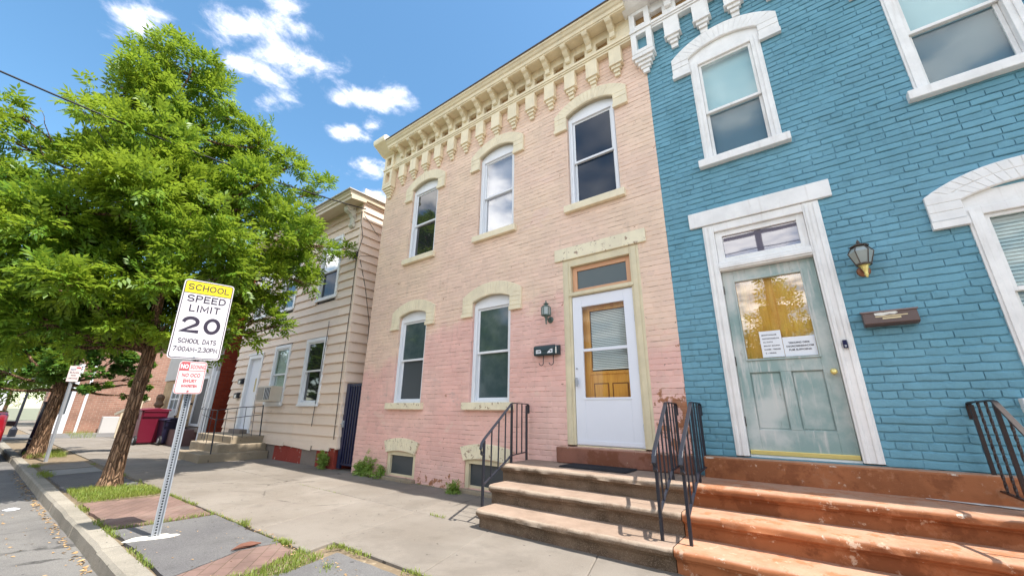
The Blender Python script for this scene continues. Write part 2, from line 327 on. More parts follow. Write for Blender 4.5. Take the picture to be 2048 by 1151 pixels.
MT['paper'] = simple('white_paper', (.82, .84, .87), .8, .03, 4, 0)
MT['ink'] = simple('black_ink', (.025, .022, .03), .6, .05, 4, 0)
MT['ink_purple'] = simple('dark_sign_ink', (.035, .025, .045), .5, .05, 4, 0)
MT['sticker'] = simple('torn_sticker', (.72, .68, .60), .8, .15, 30, 0)
MT['sticker_tan'] = simple('tan_sticker', (.66, .52, .30), .8, .1, 30, 0)
MT['sign_white'] = simple('white_sign_sheet', (.74, .69, .71), .45, .03, 3, 0)
MT['sign_yellow'] = simple('yellow_sign_sheet', (.76, .58, .015), .45, .03, 3, 0)
MT['sign_pinkish'] = simple('faded_white_sign_sheet', (.78, .64, .63), .5, .05, 5, 0)
MT['sign_red'] = simple('faded_red_sign_ink', (.50, .10, .11), .5, .12, 10, 0)
MT['sign_blue'] = simple('faded_blue_sign_ink', (.06, .16, .30), .5, .12, 10, 0)
MT['oak'] = mat_wood('varnished_oak', (.62, .25, .025), (.74, .36, .05), 2)
MT['oak_dark'] = simple('oak_shadow_line', (.20, .065, .01), .4, .1, 8, 0)
MT['peach'] = simple('peach_sash_paint', (.66, .36, .20), .45, .1, 6, .1)
MT['sage'] = mat_weathered_door()
MT['mat_black'] = simple('woven_rubber', (.03, .03, .035), .9, .4, 40, .6, 90)
MT['siding'] = simple('beige_clapboard', (.78, .625, .50), .5, .06, 2.2, .06, 30, spots=((1.4, .62, .78, (.50, .36, .27)),), island=.05)
MT['siding_trim'] = simple('beige_cornice_paint', (.64, .54, .40), .5, .08, 3, .1, 30)
MT['bracket_white'] = simple('peeling_white_bracket', (.62, .58, .50), .7, .3, 9, .5, 40, spots=((12, .55, .62, (.28, .22, .17)),))
MT['found_red'] = simple('red_painted_foundation', (.30, .045, .03), .8, .2, 5, .4, 40, spots=((4, .58, .61, (.45, .38, .32)),))
MT['found_grey'] = simple('grey_cement_patch', (.23, .19, .165), .9, .2, 6, .4, 40)
MT['gate_blue'] = simple('navy_gate_paint', (.010, .013, .055), .35, .3, 12, .3, 40, spec=.6)
MT['red_brick_x'] = mat_brick_far('red_brick_wall', (.30, .045, .018), (.22, .03, .014), (.20, .06, .04), 1., 'yz')
MT['far_brick'] = mat_brick_far('orange_brick_wall', (.36, .19, .135), (.30, .16, .115), (.40, .30, .23), 1.3, 'yz')
MT['tan_brick'] = mat_brick_far('tan_brick_wall', (.52, .36, .20), (.46, .31, .17), (.50, .40, .28), 1., 'xz')
MT['opp_brick'] = mat_brick_far('brown_brick_wall', (.34, .17, .11), (.28, .13, .085), (.35, .27, .2), 1., 'xz')
MT['grey_panel'] = simple('pale_grey_panel', (.56, .53, .50), .6, .08, 2, .05)
MT['maroon'] = simple('maroon_cart_plastic', (.16, .008, .028), .4, .1, 4, .05)
MT['navy_plastic'] = simple('dark_navy_cart_plastic', (.012, .010, .035), .45, .2, 4, .05)
MT['rubber'] = simple('black_rubber', (.015, .015, .017), .7, .2, 6, .1)
MT['car_red'] = simple('red_car_paint', (.20, .006, .012), .22, .03, 3, 0, spec=.7)
MT['tail'] = simple('red_lamp_lens', (.32, .012, .012), .15, .05, 9, 0, spec=.7)
MT['teal_wall'] = simple('teal_painted_wall', (.03, .42, .42), .7, .1, 2, .1)
MT['leaf_ash'] = mat_leaf('ash_leaf', (.15, .28, .022), (.27, .36, .018), (.07, .20, .03), .46)
MT['leaf_maple'] = mat_leaf('maple_leaf', (.07, .20, .04), (.14, .28, .04), (.05, .16, .04), .4)
MT['leaf_far'] = mat_leaf('distant_leaf', (.08, .17, .03), (.13, .22, .035), (.05, .13, .03), .4)
MT['grass'] = mat_leaf('grass_blade', (.12, .22, .025), (.19, .26, .035), (.36, .32, .10), .3)
MT['weed'] = mat_leaf('weed_leaf', (.20, .36, .06), (.26, .42, .08), (.34, .38, .12), .35)
MT['dry'] = simple('dry_leaf', (.42, .27, .13), .8, .3, 20, 0, island=.35)
MT['bark'] = mat_bark()
MT['barkpiece'] = simple('broken_bark_piece', (.17, .075, .05), .9, .35, 14, .8, 60)
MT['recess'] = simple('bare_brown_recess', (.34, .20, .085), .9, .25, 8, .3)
MT['cable'] = simple('black_cable', (.015, .014, .02), .6, .1, 4, 0)
MT['roof_dark'] = simple('dark_roof_edge', (.10, .075, .07), .7, .2, 4, .2)
def mat_pavers():
    m = NT('red_brick_pavers'); n = m.n('ShaderNodeTexBrick'); v = m.map(m.pos, (1, 1, 1), (0, 0, 0), (0, 0, R(38))); m.l(v, n.inputs['Vector'])
    n.inputs['Scale'].default_value = 1.; n.inputs['Brick Width'].default_value = .21; n.inputs['Row Height'].default_value = .105; n.inputs['Mortar Size'].default_value = .004
    n.inputs['Color1'].default_value = (.225, .145, .12, 1); n.inputs['Color2'].default_value = (.19, .125, .105, 1); n.inputs['Mortar'].default_value = (.12, .085, .06, 1)
    c = m.mul(n.outputs['Color'], m.rng(m.noise(2.5, 6, .65), .3, .7, .8, 1.15))
    c = m.mix(m.math('MULTIPLY', m.rng(m.noise(1.6, 5), .5, .7), .35), c, (.30, .24, .2))
    nb = m.bump(n.outputs['Fac'], -.6, .006); nb = m.bump(m.noise(90, 4), .4, .004, nb)
    return m.done(c, .88, nb, 0, .2)
MT['pavers'] = mat_pavers()

# ------------------------------------------------------------------ mesh builder
WL = {}
class MB:
    def __init__(s): s.v = []; s.f = []; s.m = []; s.mi = 0
    def add(s, vs, fs):
        o = len(s.v); s.v.extend(vs); s.f.extend([tuple(i + o for i in f) for f in fs]); s.m.extend([s.mi] * len(fs)); return s
    def box(s, x0, x1, y0, y1, z0, z1):
        if x0 > x1: x0, x1 = x1, x0
        if y0 > y1: y0, y1 = y1, y0
        if z0 > z1: z0, z1 = z1, z0
        v = [(x, y, z) for z in (z0, z1) for y in (y0, y1) for x in (x0, x1)]
        return s.add(v, [(0, 2, 3, 1), (4, 5, 7, 6), (0, 1, 5, 4), (2, 6, 7, 3), (0, 4, 6, 2), (1, 3, 7, 5)])
    def prism(s, pts, axis, a0, a1):
        n = len(pts)
        def P(p, a): return {'x': (a, p[0], p[1]), 'y': (p[0], a, p[1]), 'z': (p[0], p[1], a)}[axis]
        v = [P(p, a0) for p in pts] + [P(p, a1) for p in pts]
        f = [tuple(range(n)), tuple(range(2 * n - 1, n - 1, -1))] + [(i, (i + 1) % n, n + (i + 1) % n, n + i) for i in range(n)]
        return s.add(v, f)
    def tube(s, path, r, n=8, cap=True):
        path = [Vector(p) for p in path]; rs = r if isinstance(r, (list, tuple)) else [r] * len(path)
        vs = []; fs = []; ref = None
        for i, p in enumerate(path):
            d = (path[min(i + 1, len(path) - 1)] - path[max(i - 1, 0)]).normalized()
            if ref is None: ref = Vector((0, 0, 1)) if abs(d.z) < .9 else Vector((1, 0, 0))
            a = (ref - d * ref.dot(d)).normalized(); ref = a; b = d.cross(a)
            for k in range(n):
                t = 2 * math.pi * (k + .5) / n; vs.append(tuple(p + rs[i] * (a * math.cos(t) + b * math.sin(t))))
        for i in range(len(path) - 1):
            for k in range(n): fs.append((i * n + k, i * n + (k + 1) % n, (i + 1) * n + (k + 1) % n, (i + 1) * n + k))
        if cap: fs.append(tuple(range(n))); fs.append(tuple(reversed(range((len(path) - 1) * n, len(path) * n))))
        return s.add(vs, fs)
    def bar(s, path, w, h):      # rectangular bar: w across (x/y), h in the vertical plane
        path = [Vector(p) for p in path]; vs = []; fs = []
        for i, p in enumerate(path):
            d = (path[min(i + 1, len(path) - 1)] - path[max(i - 1, 0)]).normalized()
            side = d.cross(Vector((0, 0, 1)))
            if side.length < 1e-3: side = Vector((1, 0, 0))
            side.normalize(); up = side.cross(d)
            for a, b in ((-1, -1), (1, -1), (1, 1), (-1, 1)): vs.append(tuple(p + side * a * w / 2 + up * b * h / 2))
        for i in range(len(path) - 1):
            for k in range(4): fs.append((i * 4 + k, i * 4 + (k + 1) % 4, i * 4 + 4 + (k + 1) % 4, i * 4 + 4 + k))
        L = len(path) - 1; fs += [(3, 2, 1, 0), (L * 4, L * 4 + 1, L * 4 + 2, L * 4 + 3)]
        return s.add(vs, fs)
    def lathe(s, prof, c, n=12, ph=0., ax='z'):
        vs = []; fs = []
        for r, z in prof:
            for k in range(n):
                t = ph + 2 * math.pi * k / n; a, b = r * math.cos(t), r * math.sin(t)
                vs.append({'z': (c[0] + a, c[1] + b, c[2] + z), 'x': (c[0] + z, c[1] + a, c[2] + b), 'y': (c[0] + a, c[1] + z, c[2] + b)}[ax])
        for i in range(len(prof) - 1):
            for k in range(n): fs.append((i * n + k, i * n + (k + 1) % n, (i + 1) * n + (k + 1) % n, (i + 1) * n + k))
        fs.append(tuple(range(n))); fs.append(tuple(reversed(range((len(prof) - 1) * n, len(prof) * n))))
        return s.add(vs, fs)
    def brick(s, q, yf, dep=.02, ch=.006):
        # q: four (x,z) corners, bottom-left first, counter-clockwise seen from the street (-y side)
        cx = sum(p[0] for p in q) / 4; cz = sum(p[1] for p in q) / 4
        def ins(p):
            dx, dz = cx - p[0], cz - p[1]; return (p[0] + math.copysign(min(ch, abs(dx)), dx), p[1] + math.copysign(min(ch, abs(dz)), dz))
        v = [(*((p[0]), yf + dep), p[1]) for p in q]; v = [(p[0], yf + dep, p[1]) for p in q] + [(p[0], yf + ch * .75, p[1]) for p in q] + [(ins(p)[0], yf, ins(p)[1]) for p in q]
        f = [(8, 9, 10, 11)]
        for i in range(4):
            j = (i + 1) % 4; f += [(i, j, 4 + j, 4 + i), (4 + i, 4 + j, 8 + j, 8 + i)]
        return s.add(v, f)
    def soft_brick(s, xa, xb, z0, z1, yf, yb, ch, wob, seed):
        n = max(2, int((xb - xa) / .042)); vs = []; N = mnoise.noise
        for i in range(n + 1):
            x = xa + (xb - xa) * i / n; e = ch * .55 if i in (0, n) else 0.
            zb = z0 + wob * N((x * 11, seed, 0)); zt = z1 + wob * N((x * 11, seed, 7)); zm = (zb + zt) / 2; dy = wob * .8 * N((x * 9, seed, 3)) + e
            if i in (0, n): zb += ch * .3; zt -= ch * .3
            vs += [(x, yb, zb), (x, yf + ch * .8 + dy, zb), (x, yf + ch * .16 + dy, zb + ch * .7), (x, yf + dy - .0006, zm), (x, yf + ch * .10 + dy, zt - ch * .8), (x, yf + ch * .7 + dy, zt), (x, yb, zt)]
        fs = [(i * 7 + k, i * 7 + 7 + k, i * 7 + 8 + k, i * 7 + 1 + k) for i in range(n) for k in range(6)]
        fs += [(6, 5, 4, 3, 2, 1, 0), tuple(n * 7 + k for k in range(7))]
        return s.add(vs, fs)
    def build(s, name, mat, parent=None, bevel=0., smooth=False, warp=None, recalc=True, disp=None, coll=True):
        if warp: s.v = [warp(*p) for p in s.v]
        if disp:
            amp, sc = disp; s.v = [tuple(Vector(p) + amp * mnoise.noise_vector(Vector(p) * sc)) for p in s.v]
        off = WL.get(parent.name, Vector((0, 0, 0))) if parent is not None else Vector((0, 0, 0))
        me = bpy.data.meshes.new(name); me.from_pydata([(p[0] - off.x, p[1] - off.y, p[2] - off.z) for p in s.v], [], s.f)
        mats = mat if isinstance(mat, (list, tuple)) else [mat]
        for q in mats: me.materials.append(q)
        if len(mats) > 1: me.polygons.foreach_set('material_index', s.m)
        if recalc:
            bm = bmesh.new(); bm.from_mesh(me); bmesh.ops.recalc_face_normals(bm, faces=bm.faces); bm.to_mesh(me); bm.free()
        if smooth:
            me.polygons.foreach_set('use_smooth', [True] * len(me.polygons))
            if smooth is not True: me.set_sharp_from_angle(angle=R(smooth))
        me.update()
        o = bpy.data.objects.new(name, me); scene.collection.objects.link(o)
        if parent is not None: o.parent = parent; WL[o.name] = off
        if bevel:
            b = o.modifiers.new('bevel', 'BEVEL'); b.width = bevel; b.segments = 2; b.limit_method = 'ANGLE'; b.angle_limit = R(40)
        return o
def tag(o, label, cat, group=None):
    o['label'] = label; o['category'] = cat
    if group: o['group'] = group
    return o
def thing(name, label, cat, loc, group=None):
    o = bpy.data.objects.new(name, None); scene.collection.objects.link(o); o.location = loc; o.empty_display_size = .2
    WL[o.name] = Vector(loc); return tag(o, label, cat, group)
def base(o, loc):     # move a single-mesh thing's origin to its base
    loc = Vector(loc); o.data.transform(Matrix.Translation(-loc)); o.location = loc; WL[o.name] = loc; return o
def struct(o, kind='structure'): o['kind'] = kind; return o

def text_mesh(body, size, bold=0., sx=1., spacing=1.):
    cu = bpy.data.curves.new('txt', 'FONT'); cu.body = body; cu.size = size; cu.align_x = 'CENTER'; cu.align_y = 'CENTER'; cu.offset = bold; cu.space_character = spacing
    cu.extrude = .0008; cu.resolution_u = 4
    o = bpy.data.objects.new('txt', cu); scene.collection.objects.link(o)
    dg = bpy.context.evaluated_depsgraph_get(); dg.update()
    me = bpy.data.meshes.new_from_object(o.evaluated_get(dg)); bpy.data.objects.remove(o); bpy.data.curves.remove(cu)
    vs = [(v.co.x * sx, v.co.y, v.co.z) for v in me.vertices]; fs = [tuple(p.vertices) for p in me.polygons]; bpy.data.meshes.remove(me)
    return vs, fs
def lettering(lines, frame, mat, parent, name='lettering'):
    # lines: (text, u, v, letter height, bold, line width); frame(u, v, w) -> world point
    for body, u, v, hgt, bold, wid in lines:
        mb = MB(); vs, fs = text_mesh(body, 1.0, bold, 1.0, 1.05); xs = [p[0] for p in vs]; ys = [p[1] for p in vs]
        kx = wid / (max(xs) - min(xs)); ky = hgt / (max(ys) - min(ys)); cx = (max(xs) + min(xs)) / 2; cy = (max(ys) + min(ys)) / 2
        mb.add([frame(u + (p[0] - cx) * kx, v + (p[1] - cy) * ky, .0004 + p[2] * .5) for p in vs], fs); o = mb.build(name, mat, parent)
    return o

def _arc(cx, cy, rx, ry, a0, a1, n=14): return [(cx + rx * math.cos(R(a0 + (a1 - a0) * i / n)), cy + ry * math.sin(R(a0 + (a1 - a0) * i / n))) for i in range(n + 1)]
GLYPH = {'S': (.68, [_arc(.34, .745, .33, .255, 32, 270) + _arc(.34, .245, .34, .245, 90, -148)[1:]]), 'C': (.74, [_arc(.40, .5, .40, .5, 42, 318)]), 'H': (.66, [[(0, 0), (0, 1)], [(.66, 0), (.66, 1)], [(0, .5), (.66, .5)]]),
    'O': (.80, [_arc(.40, .5, .40, .5, 90, 450, 24)]), '0': (.68, [_arc(.34, .5, .34, .5, 90, 450, 24)]), 'L': (.56, [[(0, 1), (0, 0), (.56, 0)]]), 'I': (.001, [[(0, 0), (0, 1)]]), 'E': (.58, [[(.58, 1), (0, 1), (0, 0), (.58, 0)], [(0, .52), (.5, .52)]]),
    'T': (.66, [[(0, 1), (.66, 1)], [(.33, 1), (.33, 0)]]), 'D': (.68, [[(0, 0), (0, 1), (.28, 1)] + _arc(.28, .5, .40, .5, 90, -90)[1:] + [(0, 0)]]), 'P': (.62, [[(0, 0), (0, 1), (.36, 1)] + _arc(.36, .735, .27, .265, 90, -90)[1:] + [(0, .47)]]),
    'A': (.78, [[(0, 0), (.39, 1), (.78, 0)], [(.13, .32), (.65, .32)]]), 'M': (.86, [[(0, 0), (0, 1), (.43, .22), (.86, 1), (.86, 0)]]), '2': (.70, [_arc(.35, .69, .34, .31, 165, -38) + [(0, 0), (.72, 0)]]),
    '7': (.62, [[(0, 1), (.62, 1), (.2, 0)]]), '3': (.64, [_arc(.31, .75, .30, .25, 155, -90) + _arc(.31, .25, .33, .25, 90, -155)[1:]]), ':': (.001, [[(0, .22), (0, .26)], [(0, .68), (0, .72)]]), '.': (.001, [[(0, 0), (0, .05)]]), '-': (.5, [[(0, .46), (.5, .46)]]), ' ': (.35, [])}
def strokes(text, u, v, hgt, wid, wt, frame, mat, parent, gap=.30, name='lettering'):
    # letters drawn as even pen strokes: u, v centre; hgt letter height; wid line width; wt stroke width, all in metres
    x = 0; L = []
    for ch in text:
        w, st = GLYPH[ch]; L += [[(x + p[0], p[1]) for p in pl] for pl in st]; x += w + gap
    x -= gap; kx = (wid - wt) / x; ky = hgt - wt; mb = MB()
    for pl in L:
        P = [Vector((u - wid / 2 + wt / 2 + p[0] * kx, v - hgt / 2 + wt / 2 + p[1] * ky, 0)) for p in pl]; n = len(P); closed = (P[0] - P[-1]).length < 1e-5; A = []
        for i, p in enumerate(P):
            d0 = (p - P[i - 1]).normalized() if i else ((P[0] - P[-2]).normalized() if closed else None); d1 = (P[i + 1] - p).normalized() if i < n - 1 else ((P[1] - P[0]).normalized() if closed else None)
            d0 = d0 or d1; d1 = d1 or d0; n0 = Vector((-d0.y, d0.x, 0)); n1 = Vector((-d1.y, d1.x, 0)); m = (n0 + n1); m = m.normalized() if m.length > 1e-4 else n0
            k = min(1.9, 1 / max(.3, m.dot(n0))); e = Vector((0, 0, 0))
            if not closed and i == 0: e = -d1 * wt / 2
            if not closed and i == n - 1: e = d0 * wt / 2
            A.append((p + e + m * k * wt / 2, p + e - m * k * wt / 2))
        mb.add([frame(q.x, q.y, .0004) for a in A for q in a], [(2 * i, 2 * i + 1, 2 * i + 3, 2 * i + 2) for i in range(n - 1)])
    return mb.build(name, mat, parent, recalc=False)

# ------------------------------------------------------------------ brick wall generator
ROW = .0735
def brick_wall(name, mats, parent, x0, x1, z0, z1, holes, seed, rough=1.0, yb=.008, merge=.3, wob=.004):
    r = random.Random(seed); mb = MB()
    # backing sheet (joints) with reveals
    xs = sorted({x0, x1, *[h[0] for h in holes], *[h[1] for h in holes]}); zs = sorted({z0, z1, *[h[2] for h in holes], *[h[3] for h in holes]})
    xs = [x for x in xs if x0 <= x <= x1]; zs = [z for z in zs if z0 <= z <= z1]
    for i in range(len(xs) - 1):
        for k in range(len(zs) - 1):
            cx, cz = (xs[i] + xs[i + 1]) / 2, (zs[k] + zs[k + 1]) / 2
            if any(h[0] < cx < h[1] and h[2] < cz < h[3] for h in holes): continue
            mb.add([(xs[i], yb, zs[k]), (xs[i + 1], yb, zs[k]), (xs[i + 1], yb, zs[k + 1]), (xs[i], yb, zs[k + 1])], [(0, 1, 2, 3)])
    for a, b, c, d in holes:
        b2 = min(b, x1); D = .30
        mb.add([(a, yb, c), (a, D, c), (a, D, d), (a, yb, d)], [(0, 1, 2, 3)]); mb.add([(b2, yb, c), (b2, D, c), (b2, D, d), (b2, yb, d)], [(3, 2, 1, 0)])
        mb.add([(a, yb, d), (a, D, d), (b2, D, d), (b2, yb, d)], [(0, 1, 2, 3)]); mb.add([(a, yb, c), (a, D, c), (b2, D, c), (b2, yb, c)], [(3, 2, 1, 0)])
    row = 0; z = z0
    while z < z1 - .01:
        zt = min(z + ROW, z1); zm = (z + zt) / 2
        iv = [(x0, x1)]
        for a, b, c, d in holes:
            if c < zm < d:
                nv = []
                for p, q in iv:
                    if b <= p or a >= q: nv.append((p, q)); continue
                    if a > p: nv.append((p, a))
                    if b < q: nv.append((b, q))
                iv = nv
        hdr = row % 6 == 5; L = .105 if hdr else .21
        for p, q in iv:
            start = math.floor((p - x0) / L) * L + x0 + (L / 2 if row % 2 else 0) - L + r.uniform(-.008, .008)
            x = start
            while x < q:
                Lb = L * (2 if r.random() < merge else 1) * (1.5 if r.random() < merge * .4 else 1); a = max(x, p); b = min(x + Lb, q); x += Lb
                if b - a < .02: continue
                if b < p + .02: continue
                g = r.uniform(.002, .0045) * rough; gz = r.uniform(.0025, .0055) * rough
                yf = r.uniform(-.0022, .0022) * rough - (.003 * rough if r.random() < .04 else 0)
                la = a if a == p else a + g; lb = b if b == q else b - g
                mb.soft_brick(la, lb, z + gz, zt - gz, yf, yb + .001, r.uniform(.0045, .008) * rough, wob, row * 1.7 + r.random() * 9)
        z = zt; row += 1
    return mb.build(name, mats, parent, recalc=False, smooth=24)

def arch_pts(hw, z0, za, n=12):   # circular arc from (-hw,z0) over (0,za) to (hw,z0)
    h = za - z0; rad = (hw * hw + h * h) / (2 * h); zc = za - rad; t0 = math.asin(hw / rad)
    return [(rad * math.sin(-t0 + 2 * t0 * i / n), zc + rad * math.cos(-t0 + 2 * t0 * i / n)) for i in range(n + 1)]
def hood(parent, cx, hwi, hwo, zbot, zcor, zspr, zai, zao, mat, rows=1, legs=True):
    """segmental brick hood mould with two legs, built of separate voussoirs over a solid core"""
    mb = MB(); n = 18; inn = arch_pts(hwi, zspr, zai, n); out = arch_pts(hwo, zcor, zao, n); yf = -.038
    # core
    for i in range(n):
        a, b, c, d = inn[i], inn[i + 1], out[i + 1], out[i]
        V = [(cx + p[0], y, p[1]) for y in (yf + .006, .19) for p in (a, b, c, d)]
        mb.add(V, [(0, 1, 2, 3), (7, 6, 5, 4), (0, 4, 5, 1), (3, 2, 6, 7), (0, 3, 7, 4), (1, 5, 6, 2)])
    # fill the corners between the square opening and the arch
    for i in range(n):
        a, b = inn[i], inn[i + 1]
        V = [(cx + a[0], .0, a[1]), (cx + b[0], .0, b[1]), (cx + b[0], .0, zai + .012), (cx + a[0], .0, zai + .012), (cx + a[0], .19, a[1]), (cx + b[0], .19, b[1])]
        mb.add(V, [(0, 1, 2, 3), (0, 4, 5, 1)])
    lerp = lambda p, q, t: (p[0] + (q[0] - p[0]) * t, p[1] + (q[1] - p[1]) * t)
    for i in range(n):
        for rr in range(rows):
            t0, t1 = rr / rows, (rr + 1) / rows; e = .02
            a = lerp(inn[i], out[i], t0 + e); b = lerp(inn[i + 1], out[i + 1], t0 + e); c = lerp(inn[i + 1], out[i + 1], t1 - e); d = lerp(inn[i], out[i], t1 - e)
            m = .03; q = [lerp(a, b, m), lerp(a, b, 1 - m), lerp(d, c, 1 - m), lerp(d, c, m)]
            mb.brick([(cx + p[0], p[1]) for p in q], yf + rng.uniform(-.0015, .0015), .006, .004)
    if legs:
        for sgn in (-1, 1):
            xa, xb = sorted((cx + sgn * hwi, cx + sgn * hwo)); 
            mb.box(xa, xb, yf + .006, .0, zbot + .075, zcor)
            if zcor > zspr: pass
            nr = max(2, int((zcor - zbot - .075) / .0735)); h = (zcor - zbot - .075) / nr
            for k in range(nr):
                z = zbot + .075 + k * h; mb.brick([(xa + .001, z + .003), (xb - .001, z + .003), (xb - .001, z + h - .003), (xa + .001, z + h - .003)], yf + rng.uniform(-.0015, .0015), .006, .004)
            mb.box(xa - .006, xb + .006, yf - .016, .0, zbot, zbot + .066)
    return mb.build('hood_moulding', mat, parent, recalc=False)

def sash_window(house, cx, hw, zb, zs, za, y, casing, pane_u, pane_l, sill=None, cw=.075, zmid=None, back=None, hoodp=None, sash_mat=None, blind=None):
    """double-hung window; returns the window part, its pieces are sub-parts"""
    mb = MB(); x0, x1 = cx - hw, cx + hw; yo = y
    mb.box(x0, x0 + cw, yo, yo + .14, zb, zs); mb.box(x1 - cw, x1, yo, yo + .14, zb, zs)
    mb.box(x0 + .02, x0 + cw * .55, yo - .014, yo - .0005, zb, zs - .02); mb.box(x1 - cw * .55, x1 - .02, yo - .014, yo - .0005, zb, zs - .02)
    mb.box(x0 + cw, x1 - cw, yo + .012, yo + .14, zb, zb + .045); mb.box(x0 + cw, x1 - cw, yo + .004, yo + .14, zs - .075, zs)
    if za > zs: mb.box(x0, x1, yo + .015, yo + .13, zs + .001, za + .01)
    w = mb.build('window', casing, house, bevel=.004)
    a, b = x0 + cw + .002, x1 - cw - .002; lo, hi = zb + .047, zs - .077; mid = zmid or (lo + hi) / 2
    sm = sash_mat or casing; t = .034
    for (z0, z1, ys) in ((mid - .018, hi, yo + .035), (lo, mid + .018, yo + .072)):
        m = MB(); m.box(a, a + t, ys, ys + .03, z0, z1); m.box(b - t, b, ys, ys + .03, z0, z1); m.box(a + t, b - t, ys + .001, ys + .029, z0, z0 + t + .004); m.box(a + t, b - t, ys + .001, ys + .029, z1 - t, z1)
        m.build('sash', sm, w, bevel=.003)
        p = MB(); p.box(a + t - .004, b - t + .004, ys + .012, ys + .018, z0 + t - .004, z1 - t + .004); p.build('pane', pane_u if ys < yo + .05 else pane_l, w)
    if back is not None:
        m = MB(); (m.mi, ) ; 
        for (z0, z1, k) in ((mid, hi, 0), (lo, mid, 1)):
            m.mi = k; m.box(a, b, yo + .128, yo + .138, z0 + .0005, z1 - .0005)
        m.build('window_shade', back, w)
    if blind is not None:
        m = MB(); z = lo + .02
        while z < hi: m.add([(a + .01, yo + .108, z), (b - .01, yo + .108, z), (b - .01, yo + .122, z + .030), (a + .01, yo + .122, z + .030)], [(0, 1, 2, 3)]); z += .034
        m.build('blind', blind, w)
    if sill is not None:
        sx, z0, z1, proj, smat = sill
        m = MB(); m.box(cx - sx, cx + sx, -proj, .10, z0, z1); m.build('sill', smat, w, bevel=.008, disp=(.004, 6.))
    if hoodp is not None: hood(w, cx, *hoodp)
    return w

# ------------------------------------------------------------------ ground, road, kerb, pavement
def sheet(name, x0, x1, y0, y1, z, mat, nx=1, ny=1):
    mb = MB()
    for i in range(nx):
        for j in range(ny):
            a, b = x0 + (x1 - x0) * i / nx, x0 + (x1 - x0) * (i + 1) / nx; c, d = y0 + (y1 - y0) * j / ny, y0 + (y1 - y0) * (j + 1) / ny
            mb.add([(a, c, z), (b, c, z), (b, d, z), (a, d, z)], [(0, 1, 2, 3)])
    return struct(mb.build(name, mat))
sheet('ground', -600, 600, -600, 600, -.16, simple('far_ground', (.20, .20, .13), .95, .3, .5, 0))
sheet('road', -140, 60, -11.6, -4.0, -.128, MT['road'])
sheet('verge_soil', -60, 14, -3.94, 0.35, -.028, MT['soil'])
def kerb():
    mb = MB(); r = random.Random(3); x = -60.
    while x < 12:
        L = r.uniform(1.3, 1.9) if x > -24 else 6.
        d = r.uniform(-.012, .012); n = 10
        for i in range(n):
            a = x + .006 + (L - .012) * i / n; b = x + .006 + (L - .012) * (i + 1) / n
            f = lambda q: -4.055 + d + .014 * mnoise.noise((q * 2.3, 1, 0)); h = lambda q: .002 + .006 * mnoise.noise((q * 1.7, 5, 0))
            P = lambda q: [(q, f(q) - .012, -.17), (q, f(q), -.025 + .5 * h(q)), (q, f(q) + .025, h(q)), (q, -3.905, h(q)), (q, -3.90, -.05)]
            A, B = P(a), P(b); mb.add(A + B, [(k, k + 1, 6 + k, 5 + k) for k in range(4)] + ([(0, 1, 2, 3, 4)] if i == 0 else []) + ([(9, 8, 7, 6, 5)] if i == n - 1 else []))
        x += L
    return struct(mb.build('kerb', MT['kerbstone']))
kerb()
def slab(mb, pts, z, r, th=.05, ch=.010):
    n = len(pts); cx = sum(p[0] for p in pts) / n; cy = sum(p[1] for p in pts) / n
    def ins(p, k):
        dx, dy = cx - p[0], cy - p[1]; L = math.hypot(dx, dy); return (p[0] + dx / L * k * 1.4, p[1] + dy / L * k * 1.4)
    zz = [z + r.uniform(-.003, .003) for _ in pts]
    v = [(*ins(p, .002), -th) for p in pts] + [(*ins(p, .002), q - ch * .7) for p, q in zip(pts, zz)] + [(*ins(p, .002 + ch), q) for p, q in zip(pts, zz)]
    f = [tuple(range(2 * n, 3 * n))]
    for i in range(n):
        j = (i + 1) % n; f += [(i, j, n + j, n + i), (n + i, n + j, 2 * n + j, 2 * n + i)]
    mb.add(v, f)
def sidewalk():
    mb = MB(); r = random.Random(5); js = [-60., -45., -36., -30., -26., -23., -20.5, -18.2, -16., -14.2, -12.6, -11.1, -9.7, -8.35, -7.2, -6.08, -4.94, -3.86, -2.6, -1.35, -.1, 1.2, 3., 5., 8., 12.]
    for i in range(len(js) - 1):
        a, b = js[i], js[i + 1]; yl = -2.93 if b < -3.5 else -2.63; k = .27
        X = lambda j, y: j - k * (y + 2.93) * min(1, max(0, (j + 40) / 20)) if j > -40 else j
        for (c, d) in ((yl, -1.33), (-1.33, .3)):
            slab(mb, [(X(a, c), c), (X(b, c), c), (X(b, d), d), (X(a, d), d)], 0, r)
    return struct(mb.build('sidewalk', MT['concrete'], recalc=False))
sidewalk()
def patch(name, pts, z, mat):
    mb = MB(); n = len(pts); out = []
    for i in range(n):                    # ragged edge
        a, b = pts[i], pts[(i + 1) % n]; m = max(2, int(math.hypot(b[0] - a[0], b[1] - a[1]) / .08))
        for q in range(m):
            t = q / m; x, y = a[0] + (b[0] - a[0]) * t, a[1] + (b[1] - a[1]) * t; w = mnoise.noise_vector((x * 6, y * 6, z * 10)); out.append((x + .022 * w.x, y + .022 * w.y))
    mb.add([(x, y, z) for x, y in out] + [(x, y, -.05) for x, y in out], [tuple(range(len(out)))] + [(i, (i + 1) % len(out), len(out) + (i + 1) % len(out), len(out) + i) for i in range(len(out))])
    return struct(mb.build(name, mat, recalc=False))
patch('asphalt_patch', [(-5.98, -3.86), (-4.06, -3.86), (-4.33, -3.30), (-4.30, -2.97), (-5.94, -2.97)], .003, MT['asphalt'])
patch('brick_paving', [(-7.88, -3.84), (-6.02, -3.86), (-5.98, -2.98), (-7.72, -2.99)], .004, MT['pavers'])
patch('brick_paving', [(-4.03, -3.87), (-3.74, -3.87), (-3.70, -3.45), (-3.92, -3.02), (-4.28, -2.98), (-4.31, -3.30)], .005, MT['pavers'])
